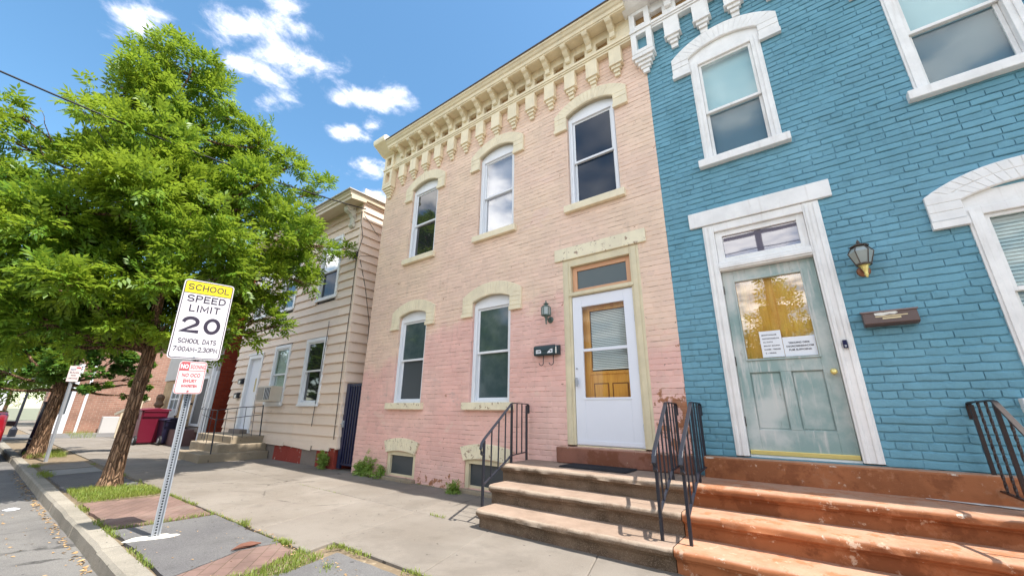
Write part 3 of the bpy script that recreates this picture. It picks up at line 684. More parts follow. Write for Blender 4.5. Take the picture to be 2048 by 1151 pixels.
patch('asphalt_patch', [(-3.55, -3.88), (1.5, -3.88), (1.5, -2.72), (-3.62, -2.78), (-3.50, -3.24)], .002, MT['asphalt'])
patch('asphalt_patch', [(-11.35, -3.84), (-9.30, -3.86), (-9.38, -3.0), (-11.5, -3.06)], .003, MT['asphalt'])
patch('asphalt_patch', [(-12.35, -3.84), (-11.42, -3.84), (-11.6, -3.1), (-12.5, -3.1)], .002, simple('pale_old_asphalt', (.26, .25, .23), .95, .2, 6, .4))
patch('concrete_patch', [(-13.45, -3.8), (-12.42, -3.84), (-12.6, -3.08), (-13.9, -3.1)], .004, MT['concrete'])
patch('side_street', [(-29.0, -4.5), (-25.0, -4.5), (-24.4, 12.), (-28.6, 12.)], .008, MT['road'])

# ------------------------------------------------------------------ pink house
PH = thing('brick_house', 'salmon pink painted brick row house with cream arched lintels and bracketed cornice', 'house', (-4.5, 0, 0))
UP = [-6.33, -4.22, -2.20]; LO = [-6.345, -4.25]
holes = [(c - .435, c + .435, 4.43, 6.33) for c in UP] + [(c - .43, c + .43, 1.36, 3.20) for c in LO] + [(-2.80, -1.59, .78, 3.52), (-6.74, -5.92, .06, .50), (-4.71, -3.81, .06, .50)]
brick_wall('wall', MT['pink'], PH, -7.87, -1.19, -.03, 7.55, holes, 21, .85, .0055, .45, .0022)
m = MB(); m.box(-7.87, -7.62, .0115, .32, -.03, 7.55); m.box(-7.869, -1.19, .32, 11, -.03, 7.60); m.build('rear_wall', MT['pink'], PH)
m = MB(); m.box(-7.95, -1.19, -.30, 11.1, 7.64, 7.72); m.build('roof', MT['roof_dark'], PH)
sillU = (.51, 4.31, 4.43, .075, MT['cream']); sillL = (.53, 1.245, 1.365, .085, MT['cream_chipped'])
hU = (.435, .665, 5.94, 6.30, 6.21, 6.33, 6.555, MT['cream']); hL = (.43, .665, 2.85, 3.23, 3.11, 3.20, 3.435, MT['cream'])
sash_window(PH, UP[0], .435, 4.43, 6.17, 6.33, .05, MT['white'], MT['glass_smoke'], MT['glass_smoke'], sillU, hoodp=hU)
sash_window(PH, UP[1], .435, 4.43, 6.17, 6.33, .05, MT['white'], MT['glass_clear_refl'], MT['glass_clear_refl'], sillU, hoodp=hU, back=[MT['curtain'], MT['curtain']])
sash_window(PH, UP[2], .435, 4.43, 6.17, 6.33, .05, MT['white'], MT['glass_dark'], MT['glass_dark'], sillU, hoodp=hU)
for c in LO: sash_window(PH, c, .43, 1.36, 3.07, 3.20, .05, MT['white'], MT['glass_film'], MT['glass_film'] if c > -5 else MT['glass_screen'], sillL, hoodp=hL)
# basement windows
for c, hw in ((-6.33, .41), (-4.26, .45)):
    m = MB(); m.box(c - hw, c - hw + .08, .02, .14, .06, .42); m.box(c + hw - .08, c + hw, .02, .14, .06, .42); m.box(c - hw, c + hw, .015, .14, .42, .52); m.box(c - hw + .08, c + hw - .08, .05, .14, .06, .10)
    w = m.build('basement_window', MT['ivory'], PH, bevel=.004)
    m = MB(); m.box(c - hw + .081, c + hw - .081, .07, .078, .101, .419); m.build('pane', MT['glass_screen'], w)
    m = MB(); m.box(c - hw - .14, c + hw + .05, -.10, .06, -.03, .055); m.build('sill', MT['stoop_conc'], w, bevel=.012, disp=(.01, 5.))
    hood(w, c, hw, hw + .09, .40, .66, .46, .505, .73, MT['cream_chipped'], legs=False)
# front door
m = MB()
for a, b in ((-2.80, -2.665), (-1.725, -1.59)):
    m.box(a, b, .0, .16, .80, 3.50); m.box(a + .03, b - .035, -.014, -.0005, .80, 3.47)
m.box(-2.664, -1.726, .0, .16, 3.385, 3.50); m.box(-2.664, -1.726, .0, .16, 2.895, 2.965); m.box(-2.70, -1.69, -.02, -.0005, 2.905, 2.945); m.box(-2.664, -1.726, .02, .2, .78, .80)
D = m.build('door_frame', MT['ivory'], PH, bevel=.005)
m = MB(); m.box(-2.98 + .05, -1.465, -.03, .2, 3.505, 3.71); m.build('lintel', MT['cream_chipped'], D, bevel=.008, disp=(.004, 5.))
m = MB(); a, b, c, d = -2.66, -1.73, 2.97, 3.38
m.box(a, a + .075, .06, .11, c, d); m.box(b - .075, b, .06, .11, c, d); m.box(a + .075, b - .075, .061, .109, c, c + .05); m.box(a + .075, b - .075, .061, .109, d - .07, d); m.build('transom_sash', MT['peach'], D, bevel=.004)
m = MB(); m.box(a + .076, b - .076, .08, .09, c + .051, d - .071); m.build('transom_pane', MT['glass_frost'], D)
m = MB(); X0, X1, Z0, Z1 = -2.66, -1.73, .805, 2.885; a, b, c, d = -2.515, -1.865, 1.42, 2.72
m.box(X0, a, .02, .055, Z0, Z1); m.box(b, X1, .02, .055, Z0, Z1); m.box(a, b, .021, .054, Z0, c); m.box(a, b, .021, .054, d, Z1); m.box(a, b, .026, .05, 2.055, 2.095)
m.box(a - .02, b + .02, .013, .0205, c - .03, c - .002); m.box(X0 + .02, X1 - .02, .012, .0195, Z0 + .01, Z0 + .06)
SD = m.build('storm_door', MT['white_door'], PH, bevel=.003)
m = MB(); m.box(a + .001, b - .001, .034, .039, c + .001, 2.054); m.box(a + .001, b - .001, .034, .039, 2.096, d - .001); m.build('pane', mat_glass_clear('storm_glass', (.97, .98, .97), 1.28, .04), SD)
m = MB(); m.box(-2.63, -2.61, -.02, .02, 1.60, 1.66); m.box(-2.63, -2.60, -.03, -.015, 1.57, 1.69); m.lathe([(.012, 0), (.012, -.02)], (-2.62, .02, 1.82), 8, 0, 'y'); m.build('handle', MT['galv'], SD)
m = MB()
for z in (1.0, 1.7, 2.4): m.box(X1 + .001, X1 + .012, .008, .02, z, z + .09)
m.build('hinge', MT['galv'], SD)
m = MB(); m.box(X0 + .01, -2.44, .12, .165, Z0, Z1); m.box(-1.895, X1 - .01, .12, .165, Z0, Z1); m.box(-2.44, -1.895, .121, .164, Z0, 1.78); m.box(-2.44, -1.895, .121, .164, 2.66, Z1)
m.box(-2.46, -1.88, .108, .1195, 1.735, 1.765)
WD = m.build('inner_door', MT['oak'], PH, bevel=.004)
m = MB()
for a, b in ((-2.40, -2.21), (-2.13, -1.93)): m.box(a, b, .112, .1205, 1.15, 1.60); 
m.build('door_panel', MT['oak'], WD, bevel=.012)
m = MB()
for a, b in ((-2.415, -2.195), (-2.145, -1.915)): m.box(a, b, .1165, .1203, 1.135, 1.615)
m.build('panel_groove', MT['oak_dark'], WD)
m = MB(); m.box(-2.44, -1.895, .150, .156, 1.78, 2.66); m.build('door_glass', MT['dark'], WD)
m = MB(); z = 1.83
while z < 2.65: m.add([(-2.425, .132, z), (-1.91, .132, z), (-1.91, .146, z + .02), (-2.425, .146, z + .02)], [(0, 1, 2, 3)]); z += .0235
m.box(-2.43, -1.905, .128, .148, 1.80, 1.822); m.build('blind', MT['blind'], WD)
m = MB(); m.box(-2.92, -1.19, -.11, .25, .575, .775); m.build('threshold', MT['threshold'], PH, bevel=.014, disp=(.006, 4.))

# cornice
def cornice(house, x0, x1, centres, holes_c, mat, half, pend_z=6.54, ends=()):
    m = MB()
    # corbelled frieze with square recesses
    hs = sorted((c - .105, c + .105) for c in holes_c); xs = [x0] + [q for h in hs for q in h] + [x1]
    m.box(x0, x1, -.10, -.0005, 7.06, 7.225); m.box(x0, x1, -.10, .0, 7.385, 7.56)
    for i in range(0, len(xs), 2):
        if xs[i + 1] > xs[i]: m.box(xs[i], xs[i + 1], -.10, -.0006, 7.2251, 7.3849)
    m.box(x0, x1, -.135, -.1005, 7.13, 7.175); m.box(x0, x1, -.118, -.1005, 7.095, 7.1295)
    C = m.build('cornice', mat, house, bevel=.005)
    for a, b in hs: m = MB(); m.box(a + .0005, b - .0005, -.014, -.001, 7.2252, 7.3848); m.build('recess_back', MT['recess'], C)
    m = MB()
    prof = [(0.02, 7.57), (-.355, 7.545), (-.36, 7.555), (-.372, 7.60), (-.38, 7.604), (-.40, 7.615), (-.425, 7.65), (-.452, 7.665), (-.455, 7.70), (.02, 7.72)]
    m.prism(prof, 'x', x0, x1); m.box(x0, x1, -.34, -.30, 7.52, 7.548)
    m.build('cornice_crown', mat, C)
    m = MB(); m.box(x0, x1, -.475, .3, 7.7005, 7.722); m.build('roof_edge', MT['roof_dark'], C)
    for c in centres:
        m = MB(); w = half
        m.box(c - w, c + w, -.105, -.0007, 6.745, 7.0595); m.box(c - w * .76, c + w * .76, -.088, -.0007, 6.665, 6.7445); m.box(c - w * .5, c + w * .5, -.066, -.0007, 6.605, 6.6645); m.box(c - w * .44, c + w * .44, -.04, -.0007, pend_z, 6.6045); m.box(c - w - .012, c + w + .012, -.117, -.0007, 6.725, 6.7449)
        m.build('pendant', mat, C, bevel=.005)
    return C
def brackets(C, cs, mat):
    prof = [(-.1005, 7.28), (-.125, 7.275), (-.15, 7.29), (-.158, 7.33), (-.165, 7.37), (-.20, 7.39), (-.235, 7.42), (-.265, 7.455), (-.315, 7.47), (-.335, 7.50), (-.34, 7.5455), (-.1005, 7.565)]
    for c in cs:
        m = MB(); m.prism(prof, 'x', c - .048, c + .048); m.box(c - .056, c + .056, -.335, -.2, 7.505, 7.535); m.build('bracket', mat, C, bevel=.004)
pc = [-1.645 - .4275 * k for k in range(14)]; hc = [-1.645 - .2135 - .4275 * k for k in range(13)]
CP = cornice(PH, -7.52, -1.345, pc, hc, MT['cream'], .105)
brackets(CP, pc, MT['cream'])
def end_block(C, x0, x1, mat, panel, top=7.70, name='end_block'):
    m = MB(); y = -.155
    def ring(z0, z1, yy):
        m.box(x0, x0 + .085, yy, -.001, z0, z1); m.box(x1 - .085, x1, yy, -.001, z0, z1); m.box(x0 + .085, x1 - .085, yy, -.001, z0, z0 + .07); m.box(x0 + .085, x1 - .085, yy, -.001, z1 - .07, z1)
    ring(7.14, 7.52, y); ring(6.64, 7.08, y); m.box(x0 - .01, x1 + .01, y - .02, -.001, 7.081, 7.139)
    for i, (k, z) in enumerate(((.02, 6.57), (.055, 6.51), (.09, 6.45), (.118, 6.395))): m.box(x0 + k - .03, x1 - k + .03, -.15 + i * .028, -.001, z, z + .0595 + (.0 if i else .01))
    m.box(x0 + .115, x1 - .115, -.05, -.001, 6.32, 6.394)
    b = m.build(name, mat, C, bevel=.005)
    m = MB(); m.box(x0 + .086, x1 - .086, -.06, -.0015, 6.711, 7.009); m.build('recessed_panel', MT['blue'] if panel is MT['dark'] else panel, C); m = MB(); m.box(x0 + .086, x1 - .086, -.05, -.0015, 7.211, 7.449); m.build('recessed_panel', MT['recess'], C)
    # console that carries the cornice end
    m = MB(); pr = [(-.001, 7.521), (-.17, 7.521), (-.24, 7.54), (-.33, 7.60), (-.42, 7.66), (-.50, 7.70), (-.52, 7.75), (-.52, 7.83), (-.46, 7.88), (-.001, 7.90)]
    m.prism(pr, 'x', x0 - .07, x1 + .03); m.build('cornice_console', mat, C, bevel=.012)
    return b
end_block(CP, -7.87, -7.52, MT['cream'], MT['pink'])

# ------------------------------------------------------------------ blue house
BH = thing('brick_house', 'teal blue painted brick row house with white arched lintels beside the pink house', 'house', (1.5, 0, 0))
BU = [-.155, 1.865]; BL = [1.885]
bh = [(c - .435, c + .435, 4.43, 6.33) for c in BU] + [(c - .435, c + .435, 1.36, 3.22) for c in BL] + [(-.745, .445, .79, 3.52)]
brick_wall('wall', MT['blue'], BH, -1.19, 5.0, .56, 7.55, bh, 33, 1.2, .013, .12, .0065)
m = MB(); m.box(-1.189, 5.0, .32, 11, -.03, 7.60); m.box(4.75, 5.0, .0115, .3195, -.03, 7.6); m.box(-1.19, 5.0, .013, .3, -.03, .56); m.build('rear_wall', MT['blue'], BH)
m = MB(); m.box(-1.189, 5.1, -.30, 11.1, 7.645, 7.72); m.build('roof', MT['roof_dark'], BH)
WT = MT['white_trim']
for c in BU:
    sash_window(BH, c, .435, 4.43, 6.12, 6.33, -.012, WT, MT['glass_clear'], MT['glass_clear'], (.505, 4.33, 4.437, .085, WT), cw=.105, zmid=5.20, hoodp=(.435, .665, 5.94, 6.30, 6.21, 6.33, 6.555, WT), back=[MT['blind_blue'], MT['blind_grey']])
sash_window(BH, BL[0], .435, 1.36, 3.06, 3.22, -.012, WT, MT['glass_clear'], MT['glass_clear'], (.53, 1.25, 1.365, .085, WT), cw=.105, zmid=2.27, hoodp=(.435, .665, 2.90, 3.24, 3.15, 3.24, 3.45, WT, 2), blind=MT['blind'], back=[MT['lace'], MT['blind_grey']])
m = MB()
for a, b, s in ((-.745, -.622, 1), (.292, .445, 1)):
    m.box(a, b, -.012, .16, .80, 3.505); m.box(a + .02, a + .05, -.024, -.0125, .80, 3.48); m.box(b - .055, b - .02, -.024, -.0125, .80, 3.48)
m.box(-.6215, .2915, -.012, .16, 3.405, 3.505); m.box(-.6215, .2915, -.014, .16, 2.885, 2.985); m.box(-.6215, .2915, -.03, -.0145, 2.905, 2.945); m.box(-.6215, .2915, .06, .2, .79, .818)
BD = m.build('door_frame', WT, BH, bevel=.005)
m = MB(); m.box(-.888, .575, -.035, .2, 3.51, 3.715); m.build('lintel', WT, BD, bevel=.006, disp=(.003, 5.))
m = MB(); a, b, c, d = -.62, .29, 2.987, 3.403
m.box(a, a + .075, .02, .08, c, d); m.box(b - .075, b, .02, .08, c, d); m.box(a + .075, b - .075, .021, .079, c, c + .065); m.box(a + .075, b - .075, .021, .079, d - .065, d); m.build('transom_sash', WT, BD, bevel=.004)
m = MB(); m.box(a + .076, b - .076, .05, .056, c + .066, d - .066); m.build('transom_pane', mat_glass_dark('transom_mirror_glass', (.16, .15, .20), .02, 2.6, .04), BD)
m = MB(); X0, X1, Z0, Z1 = -.618, .288, .835, 2.88; ga, gb, gc, gd = -.50, .155, 1.815, 2.735
m.box(X0, ga, .07, .11, Z0, Z1); m.box(gb, X1, .07, .11, Z0, Z1); m.box(ga, gb, .071, .109, gd, Z1); m.box(ga, gb, .071, .109, 1.665, gc); m.box(ga, gb, .071, .109, Z0, 1.07); m.box(-.215, -.118, .071, .109, 1.07, 1.665)
m.box(ga - .012, ga + .004, .055, .0695, gc - .02, gd + .02); m.box(gb - .004, gb + .012, .055, .0695, gc - .02, gd + .02); m.box(ga + .004, gb - .004, .055, .0695, gd, gd + .02); m.box(ga + .004, gb - .004, .055, .0695, gc - .02, gc)
DO = m.build('front_door', MT['sage'], BH, bevel=.004)
m = MB(); m.box(ga + .012, -.227, .090, .108, 1.085, 1.65); m.box(-.106, gb - .012, .090, .108, 1.085, 1.65); m.box(ga, -.215, .098, .107, 1.07, 1.665); m.box(-.118, gb, .098, .107, 1.07, 1.665); m.build('door_panel', MT['sage'], DO)
m = MB(); m.box(ga + .001, gb - .001, .086, .090, gc + .001, gd - .001); m.build('pane', MT['glass_clear_refl'], DO)
m = MB()
n = 26
for i in range(n):
    xa = ga + (gb - ga) * i / n; xb = ga + (gb - ga) * (i + 1) / n; q = lambda i: .125 + .006 * math.sin(i * 1.9)
    m.add([(xa, q(i), gc - .02), (xb, q(i + 1), gc - .02), (xb, q(i + 1), gd + .02), (xa, q(i), gd + .02)], [(0, 1, 2, 3)])
m.build('door_curtain', MT['drape_gold'], DO, smooth=True)
m = MB(); m.box(X0 + .005, X1 - .004, .05, .0695, .818, .862); m.build('kick_strip', MT['brass'], DO, bevel=.004)
m = MB(); m.lathe([(.026, 0), (.026, -.008), (.010, -.012), (.010, -.035), (.026, -.045), (.030, -.060), (.020, -.075), (.0, -.078)], (.235, .07, 1.64), 14, 0, 'y'); m.build('knob', MT['brass'], DO, smooth=True)
m = MB()
for z in (1.1, 1.75, 2.6): m.box(X0 - .012, X0 + .006, .06, .0695, z, z + .10)
m.build('hinge', MT['iron_brown'], DO)
m = MB(); m.box(-1.06, 5.0, -.12, .011, .55, .785); m.build('base_course', MT['stoop_red'], BH, bevel=.02, disp=(.014, 3.))
bpc = [-.735 + .41 * k for k in range(14)]; bhc = [-.94 + .41 * k for k in range(14)]
CB = cornice(BH, -1.02, 5.0, bpc, bhc, WT, .11, 6.535)
brackets(CB, bpc, WT)
end_block(CB, -1.345, -1.02, WT, MT['dark'])

# ------------------------------------------------------------------ stoops
def step_block(mb, x0, x1, yn, yb, z0, z1, side0=True):
    r = .036; ov = .045; h = z1 - z0
    P = [(yb, z1)]; 
    P.append((yn + .10, z1 + .001))
    for k in range(6):
        t = R(90) * k / 5; P.append((yn + r - r * math.sin(t), z1 - r + r * math.cos(t)))
    P += [(yn + .004, z1 - .058), (yn + .020, z1 - .070), (yn + .040, z1 - .071), (yn + .041, z1 - .088), (yn + .066, z1 - .092), (yn + .068, z0 - .02), (yb, z0 - .02)]
    n = len(P); N = max(6, int((x1 - x0) / .045)); vs = []; fs = []
    for i in range(N + 1):
        x = x0 + (x1 - x0) * i / N
        e = min(1., min(i, N - i) / 1.0)
        for k, (y, z) in enumerate(P):
            yy, zz = y, z
            if 0 < k < n - 2 and y < yn + .12:
                w = mnoise.noise((x * 3.1, yn * 7, z * 9)) * .5 + mnoise.noise((x * 9., yn * 7, z * 14)) * .5
                yy += .011 * w; zz += .006 * w
                if 1 < k < 8:
                    c = mnoise.noise((x * 5.3 + 17, yn * 3, 2)); 
                    if c > .18: yy += (c - .18) * .05; zz -= (c - .18) * .02
            if i in (0, N) and 1 < k < n - 1: yy += .012
            vs.append((x, yy, zz))
        if i:
            for k in range(n - 1): fs.append(((i - 1) * n + k, (i - 1) * n + k + 1, i * n + k + 1, i * n + k))
    fs.append(tuple(range(n))); fs.append(tuple(reversed(range(N * n, N * n + n))))
    mb.add(vs, fs)
ST = thing('stoop', 'weathered speckled brown stone stoop of three steps at the white storm door', 'steps', (-2.2, -.7, 0))
for (x0, x1, yn, yb, z0, z1, nm) in ((-3.19, -1.098, -1.435, -.6, 0, .19, 'step'), (-3.305, -1.10, -1.085, -.4, .19, .38, 'step'), (-3.40, -1.10, -.745, .005, .38, .572, 'landing')):
    m = MB(); step_block(m, x0, x1, yn, yb, z0, z1); m.build(nm, MT['stoop_stone'], ST, smooth=26)
m = MB(); m.box(-3.25, -1.12, -.62, -.004, -.04, .2); m.box(-3.35, -1.12, -.42, -.005, .2, .45); m.build('core', MT['stoop_stone'], ST)
SB = thing('stoop', 'terracotta painted stone stoop with peeling nosings below the sage green door', 'steps', (.3, -.7, 0))
for (x0, x1, yn, yb, z0, z1, nm) in ((-1.09, 1.62, -1.435, -.6, 0, .19, 'step'), (-1.092, 1.55, -1.085, -.4, .19, .38, 'step'), (-1.094, 1.48, -.745, .005, .38, .572, 'landing')):
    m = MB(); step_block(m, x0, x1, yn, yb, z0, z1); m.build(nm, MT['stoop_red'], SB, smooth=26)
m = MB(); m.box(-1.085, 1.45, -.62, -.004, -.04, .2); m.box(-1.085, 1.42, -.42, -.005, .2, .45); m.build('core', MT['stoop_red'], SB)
m = MB(); pts = []
for i in range(13): pts.append((.62 + .85 * i / 12, -.17 - .10 * i / 12 + .02 * mnoise.noise((i * .9, 0, 0))))
for i in range(12, -1, -1): pts.append((.62 + .85 * i / 12, -.19 - .20 * i / 12 + .035 * mnoise.noise((i * 1.1, 4, 0)) - .01))
m.add([(x, y, .578) for x, y in pts], [tuple(range(len(pts)))]); m.build('cement_smear', simple('white_cement_smear', (.70, .66, .60), .9, .15, 20, .5, 60), SB)

# ------------------------------------------------------------------ railings
def railing(label, nx, mx, wx, ny=-1.27, my=-.56, wy=-.07, twist=False, mat=None, group='black iron stoop railings'):
    mat = mat or MT['iron']; r0 = Vector((nx, ny, .19)); t = thing('stair_railing', label, 'railing', (nx, ny, .19), group)
    N, M_, W = Vector((nx, ny, 0)), Vector((mx, my, 0)), Vector((wx, wy, 0)); Z = lambda v, z: (v.x, v.y, z)
    def post(v, z0, z1, nm):
        m = MB(); m.box(v.x - .0125, v.x + .0125, v.y - .0125, v.y + .0125, z0, z1); m.build(nm, mat, t)
    post(N, .18, .885, 'newel_post'); post(M_, .56, 1.315, 'post'); post(W, .56, 1.315, 'post')
    # handrail with a lamb's tongue at the foot and a drop at the wall end
    d1 = (M_ - N); e = d1.normalized(); f = (W - M_).normalized()
    top = []
    dn = N - e * .055
    top += [Z(N - e * .012, .735), Z(N - e * .030, .725), Z(N - e * .055, .745), Z(dn - e * .018, .80), Z(dn + e * .0, .855), Z(N, .90)]
    top += [Z(N + d1 * k, .90 + (1.33 - .90) * k) for k in (.25, .5, .75, .93)] + [Z(N + d1 * .985, 1.325), Z(M_ + f * .04, 1.335)]
    L = W + f * .035
    top += [Z(W - f * .02, 1.335), Z(L + f * .005, 1.33), Z(L + f * .028, 1.31), Z(L + f * .034, 1.27), Z(L + f * .034, 1.20)]
    m = MB(); m.bar(top, .036, .013); m.build('handrail', mat, t, bevel=.003)
    lo = [Z(N, .40), Z(N + d1 * .5, .53), Z(N + d1 * .86, .632), Z(N + d1 * .95, .655), Z(M_, .662), Z(W, .672)]
    zl = lambda k: .40 + .26 * k; zh = lambda k: .89 + .43 * k
    lo[0:3] = [Z(N + d1 * k, zl(k)) for k in (0, .4, .88)]
    m = MB(); m.bar(lo, .025, .012); m.build('bottom_rail', mat, t)
    def picket(v, z0, z1):
        m = MB(); s = .0068
        if twist:
            n = 28; vs = []; fs = []
            for i in range(n + 1):
                a = i / n * math.pi * 5 * (1 if twist else 0); z = z0 + (z1 - z0) * i / n
                for k in range(4): vs.append((v.x + s * 1.5 * math.cos(a + k * math.pi / 2), v.y + s * 1.5 * math.sin(a + k * math.pi / 2), z))
            for i in range(n):
                for k in range(4): fs.append((i * 4 + k, i * 4 + (k + 1) % 4, i * 4 + 4 + (k + 1) % 4, i * 4 + 4 + k))
            m.add(vs, fs)
        else: m.box(v.x - s, v.x + s, v.y - s, v.y + s, z0, z1)
        m.build('picket', mat, t)
    for k in (.25, .5, .75): picket(N + d1 * k, zl(k), zh(k))
    for k in (1 / 3, 2 / 3): picket(M_ + (W - M_) * k, .662, 1.33)
    return t
railing('black iron railing at the free left end of the brown stone stoop', -3.23, -3.35, -3.44)
railing('black iron railing on the brown stone stoop right of the white storm door', -1.215, -1.275, -1.31)
railing('black iron railing on the terracotta stoop just left of the sage green door', -.985, -1.02, -1.045)
railing('black iron railing with twisted pickets cut off at the right edge', 1.09, 1.085, 1.07, twist=True, mat=MT['iron_brown'])

# doormat
m = MB(); pts = [(-2.66, -.48), (-1.78, -.48), (-1.78, -.14), (-2.66, -.14)]; m.box(-2.66, -1.80, -.50, -.13, .576, .586)
for i in range(40): m.box(-2.65 + i * .0212, -2.638 + i * .0212, -.495, -.135, .5861, .592)
base(tag(m.build('doormat', MT['mat_black']), 'flat dark rubber doormat lying before the white storm door', 'doormat'), (-2.23, -.32, .576))

# ------------------------------------------------------------------ lanterns, mailboxes, notices
def lantern(label, x, z0, style):
    y = -.135; t = thing('wall_lantern', label, 'lantern', (x, 0, z0))
    if style == 'pink':
        M1 = MT['verdigris']
        m = MB(); m.lathe([(.004, .375), (.010, .365), (.006, .35), (.014, .34), (.03, .325), (.045, .318), (.022, .312), (.026, .30), (.05, .285), (.068, .272), (.066, .262)][::-1], (x, y, z0), 12); m.build('cap', M1, t, smooth=True)
        m = MB(); m.lathe([(.066, .14), (.068, .264)], (x, y, z0), 6, R(30)); m.build('glass', MT['lamp_glass'], t)
        m = MB()
        for k in range(6):
            a = R(30 + 60 * k); m.tube([(x + .070 * math.cos(a), y + .070 * math.sin(a), z0 + .135), (x + .071 * math.cos(a), y + .071 * math.sin(a), z0 + .268)], .006, 6)
        m.lathe([(.074, .130), (.076, .14), (.06, .142)], (x, y, z0), 12); m.build('cage', M1, t)
        m = MB(); m.lathe([(.008, 0), (.013, .006), (.010, .02), (.014, .05), (.017, .09), (.026, .105), (.03, .118), (.06, .131)], (x, y, z0), 12); m.build('tail', M1, t, smooth=True)
        m = MB(); m.lathe([(.05, -.0005), (.05, -.012), (.03, -.022)], (x, 0, z0 + .09), 16, 0, 'y'); m.tube([(x, -.02, z0 + .09), (x, -.06, z0 + .075), (x, -.10, z0 + .09), (x, y, z0 + .115)], .011, 8); m.build('backplate', M1, t, smooth=True)
    else:
        M1 = MT['bronze']
        m = MB(); m.lathe([(.05, .315), (.075, .322), (.078, .328), (.04, .345), (.02, .36), (.012, .366), (.016, .375), (.006, .392), (.001, .405)], (x, y, z0), 14); m.build('cap', M1, t, smooth=True)
        m = MB(); m.lathe([(.056, .142), (.098, .262), (.062, .312)], (x, y, z0), 6, R(0)); m.build('glass', MT['lamp_glass'], t)
        m = MB()
        for k in range(6):
            a = R(60 * k); m.tube([(x + .058 * math.cos(a), y + .058 * math.sin(a), z0 + .135), (x + .100 * math.cos(a), y + .100 * math.sin(a), z0 + .262), (x + .064 * math.cos(a), y + .064 * math.sin(a), z0 + .318)], .0048, 6)
        m.lathe([(.064, .126), (.066, .140), (.05, .143)], (x, y, z0), 12); m.build('cage', M1, t)
        m = MB(); m.lathe([(.022, .143), (.028, .17), (.028, .22), (.012, .25)], (x, y, z0), 10); m.build('candle', MT['bulb'], t, smooth=True)
        m = MB(); m.lathe([(.002, 0), (.010, .006), (.010, .018), (.018, .03), (.014, .045), (.02, .075), (.032, .105), (.03, .112), (.05, .127)], (x, y, z0), 12); m.build('tail', MT['brass'], t, smooth=True)
        m = MB(); m.lathe([(.056, -.0005), (.056, -.014), (.035, -.024)], (x - .0, 0, z0 + .10), 18, 0, 'y'); m.tube([(x, -.02, z0 + .10), (x, -.07, z0 + .085), (x, y, z0 + .10)], .012, 8); m.build('backplate', simple('copper_backplate', (.30, .13, .07), .45, .2, 10, .1, metal=.5), t, smooth=True)
    return t
lantern('small verdigris lantern with straight glass on the pink brick wall', -3.035, 2.495, 'pink')
lantern('flared bronze lantern with brass tail on the teal brick wall', .655, 2.51, 'blue')
t = thing('mailbox', 'dark teal metal mailbox with two newspaper hooks on the pink wall', 'mailbox', (-3.08, 0, 2.03))
m = MB(); m.prism([(-.002, 2.035), (-.085, 2.035), (-.10, 2.05), (-.10, 2.14), (-.08, 2.17), (-.002, 2.185)], 'x', -3.29, -2.87); m.build('box', MT['mail_teal'], t, bevel=.006)
m = MB(); m.prism([(-.095, 2.172), (-.108, 2.165), (-.112, 2.10), (-.104, 2.10)], 'x', -3.16, -3.0); m.prism([(-.07, 2.19), (-.108, 2.166), (-.112, 2.13), (-.100, 2.13)], 'x', -3.285, -2.92); m.build('lid', MT['mail_teal'], t, bevel=.004)
m = MB(); m.box(-2.905, -2.885, -.104, -.1005, 2.05, 2.15); m.build('side_bracket', MT['sticker'], t)
m = MB(); m.box(-3.245, -3.155, -.1025, -.1005, 2.065, 2.12); m.add([(-3.05, -.1018, 2.062), (-2.955, -.1018, 2.062), (-2.955, -.1018, 2.125), (-3.0, -.1018, 2.118), (-3.035, -.1018, 2.085)], [(0, 1, 2, 3, 4)]); lb = m.build('name_label', MT['paper'], t)
lettering([('109', -3.20, 2.092, .03, .02, .06)], lambda u, v, w: (u, -.1030 - w, v), MT['ink'], lb); lettering([('4', -2.985, 2.09, .034, .03, .03)], lambda u, v, w: (u, -.1022 - w, v), MT['ink'], lb)
for x in (-3.14, -2.965):
    m = MB(); m.tube([(x, -.06, 2.04), (x, -.06, 1.92), (x - .008, -.062, 1.90), (x - .03, -.066, 1.887), (x - .055, -.07, 1.895), (x - .07, -.074, 1.925)], .006, 6); m.build('paper_hook', MT['iron'], t, smooth=True)
t = thing('mailbox', 'flat brown metal mailbox with torn stickers on the teal wall', 'mailbox', (.735, 0, 2.04))
m = MB(); m.prism([(-.002, 2.04), (-.075, 2.04), (-.115, 2.055), (-.085, 2.175), (-.002, 2.185)], 'x', .545, .93); m.build('box', MT['mail_brown'], t, bevel=.005)
m = MB(); m.prism([(-.002, 2.192), (-.092, 2.180), (-.098, 2.165), (-.090, 2.163), (-.002, 2.1855)], 'x', .535, .94); m.build('lid', simple('worn_brown_enamel', (.22, .15, .13), .4, .2, 8, .05), t, bevel=.003)
def on_face(x, k): y = -.115 + .03 * k - .0022; return (x, y, 2.055 + .12 * k)
def decal(pts, mat):
    m = MB(); m.add([on_face(*p) for p in pts], [tuple(range(len(pts)))]); return m.build('torn_label', mat, t)
decal([(.635, .66), (.63, .86), (.68, .90), (.70, .87), (.745, .93), (.785, .92), (.80, .78), (.775, .66), (.735, .70), (.69, .62)], MT['sticker']); decal([(.635, .50), (.86, .52), (.862, .61), (.633, .59)], MT['sticker_tan']); decal([(.68, .30), (.81, .31), (.812, .46), (.683, .45)], MT['sticker_tan'])
m = MB(); m.box(.352, .388, -.045, -.0245, 1.855, 1.935); db = tag(m.build('doorbell', simple('navy_doorbell_plastic', (.008, .010, .06), .25, .1, 5, 0), bevel=.004), 'tiny navy blue doorbell on the white door casing', 'doorbell')
base(db, (.37, -.024, 1.895)); m = MB(); m.box(.362, .378, -.0475, -.0455, 1.865, 1.885); m.build('button', MT['galv'], db)
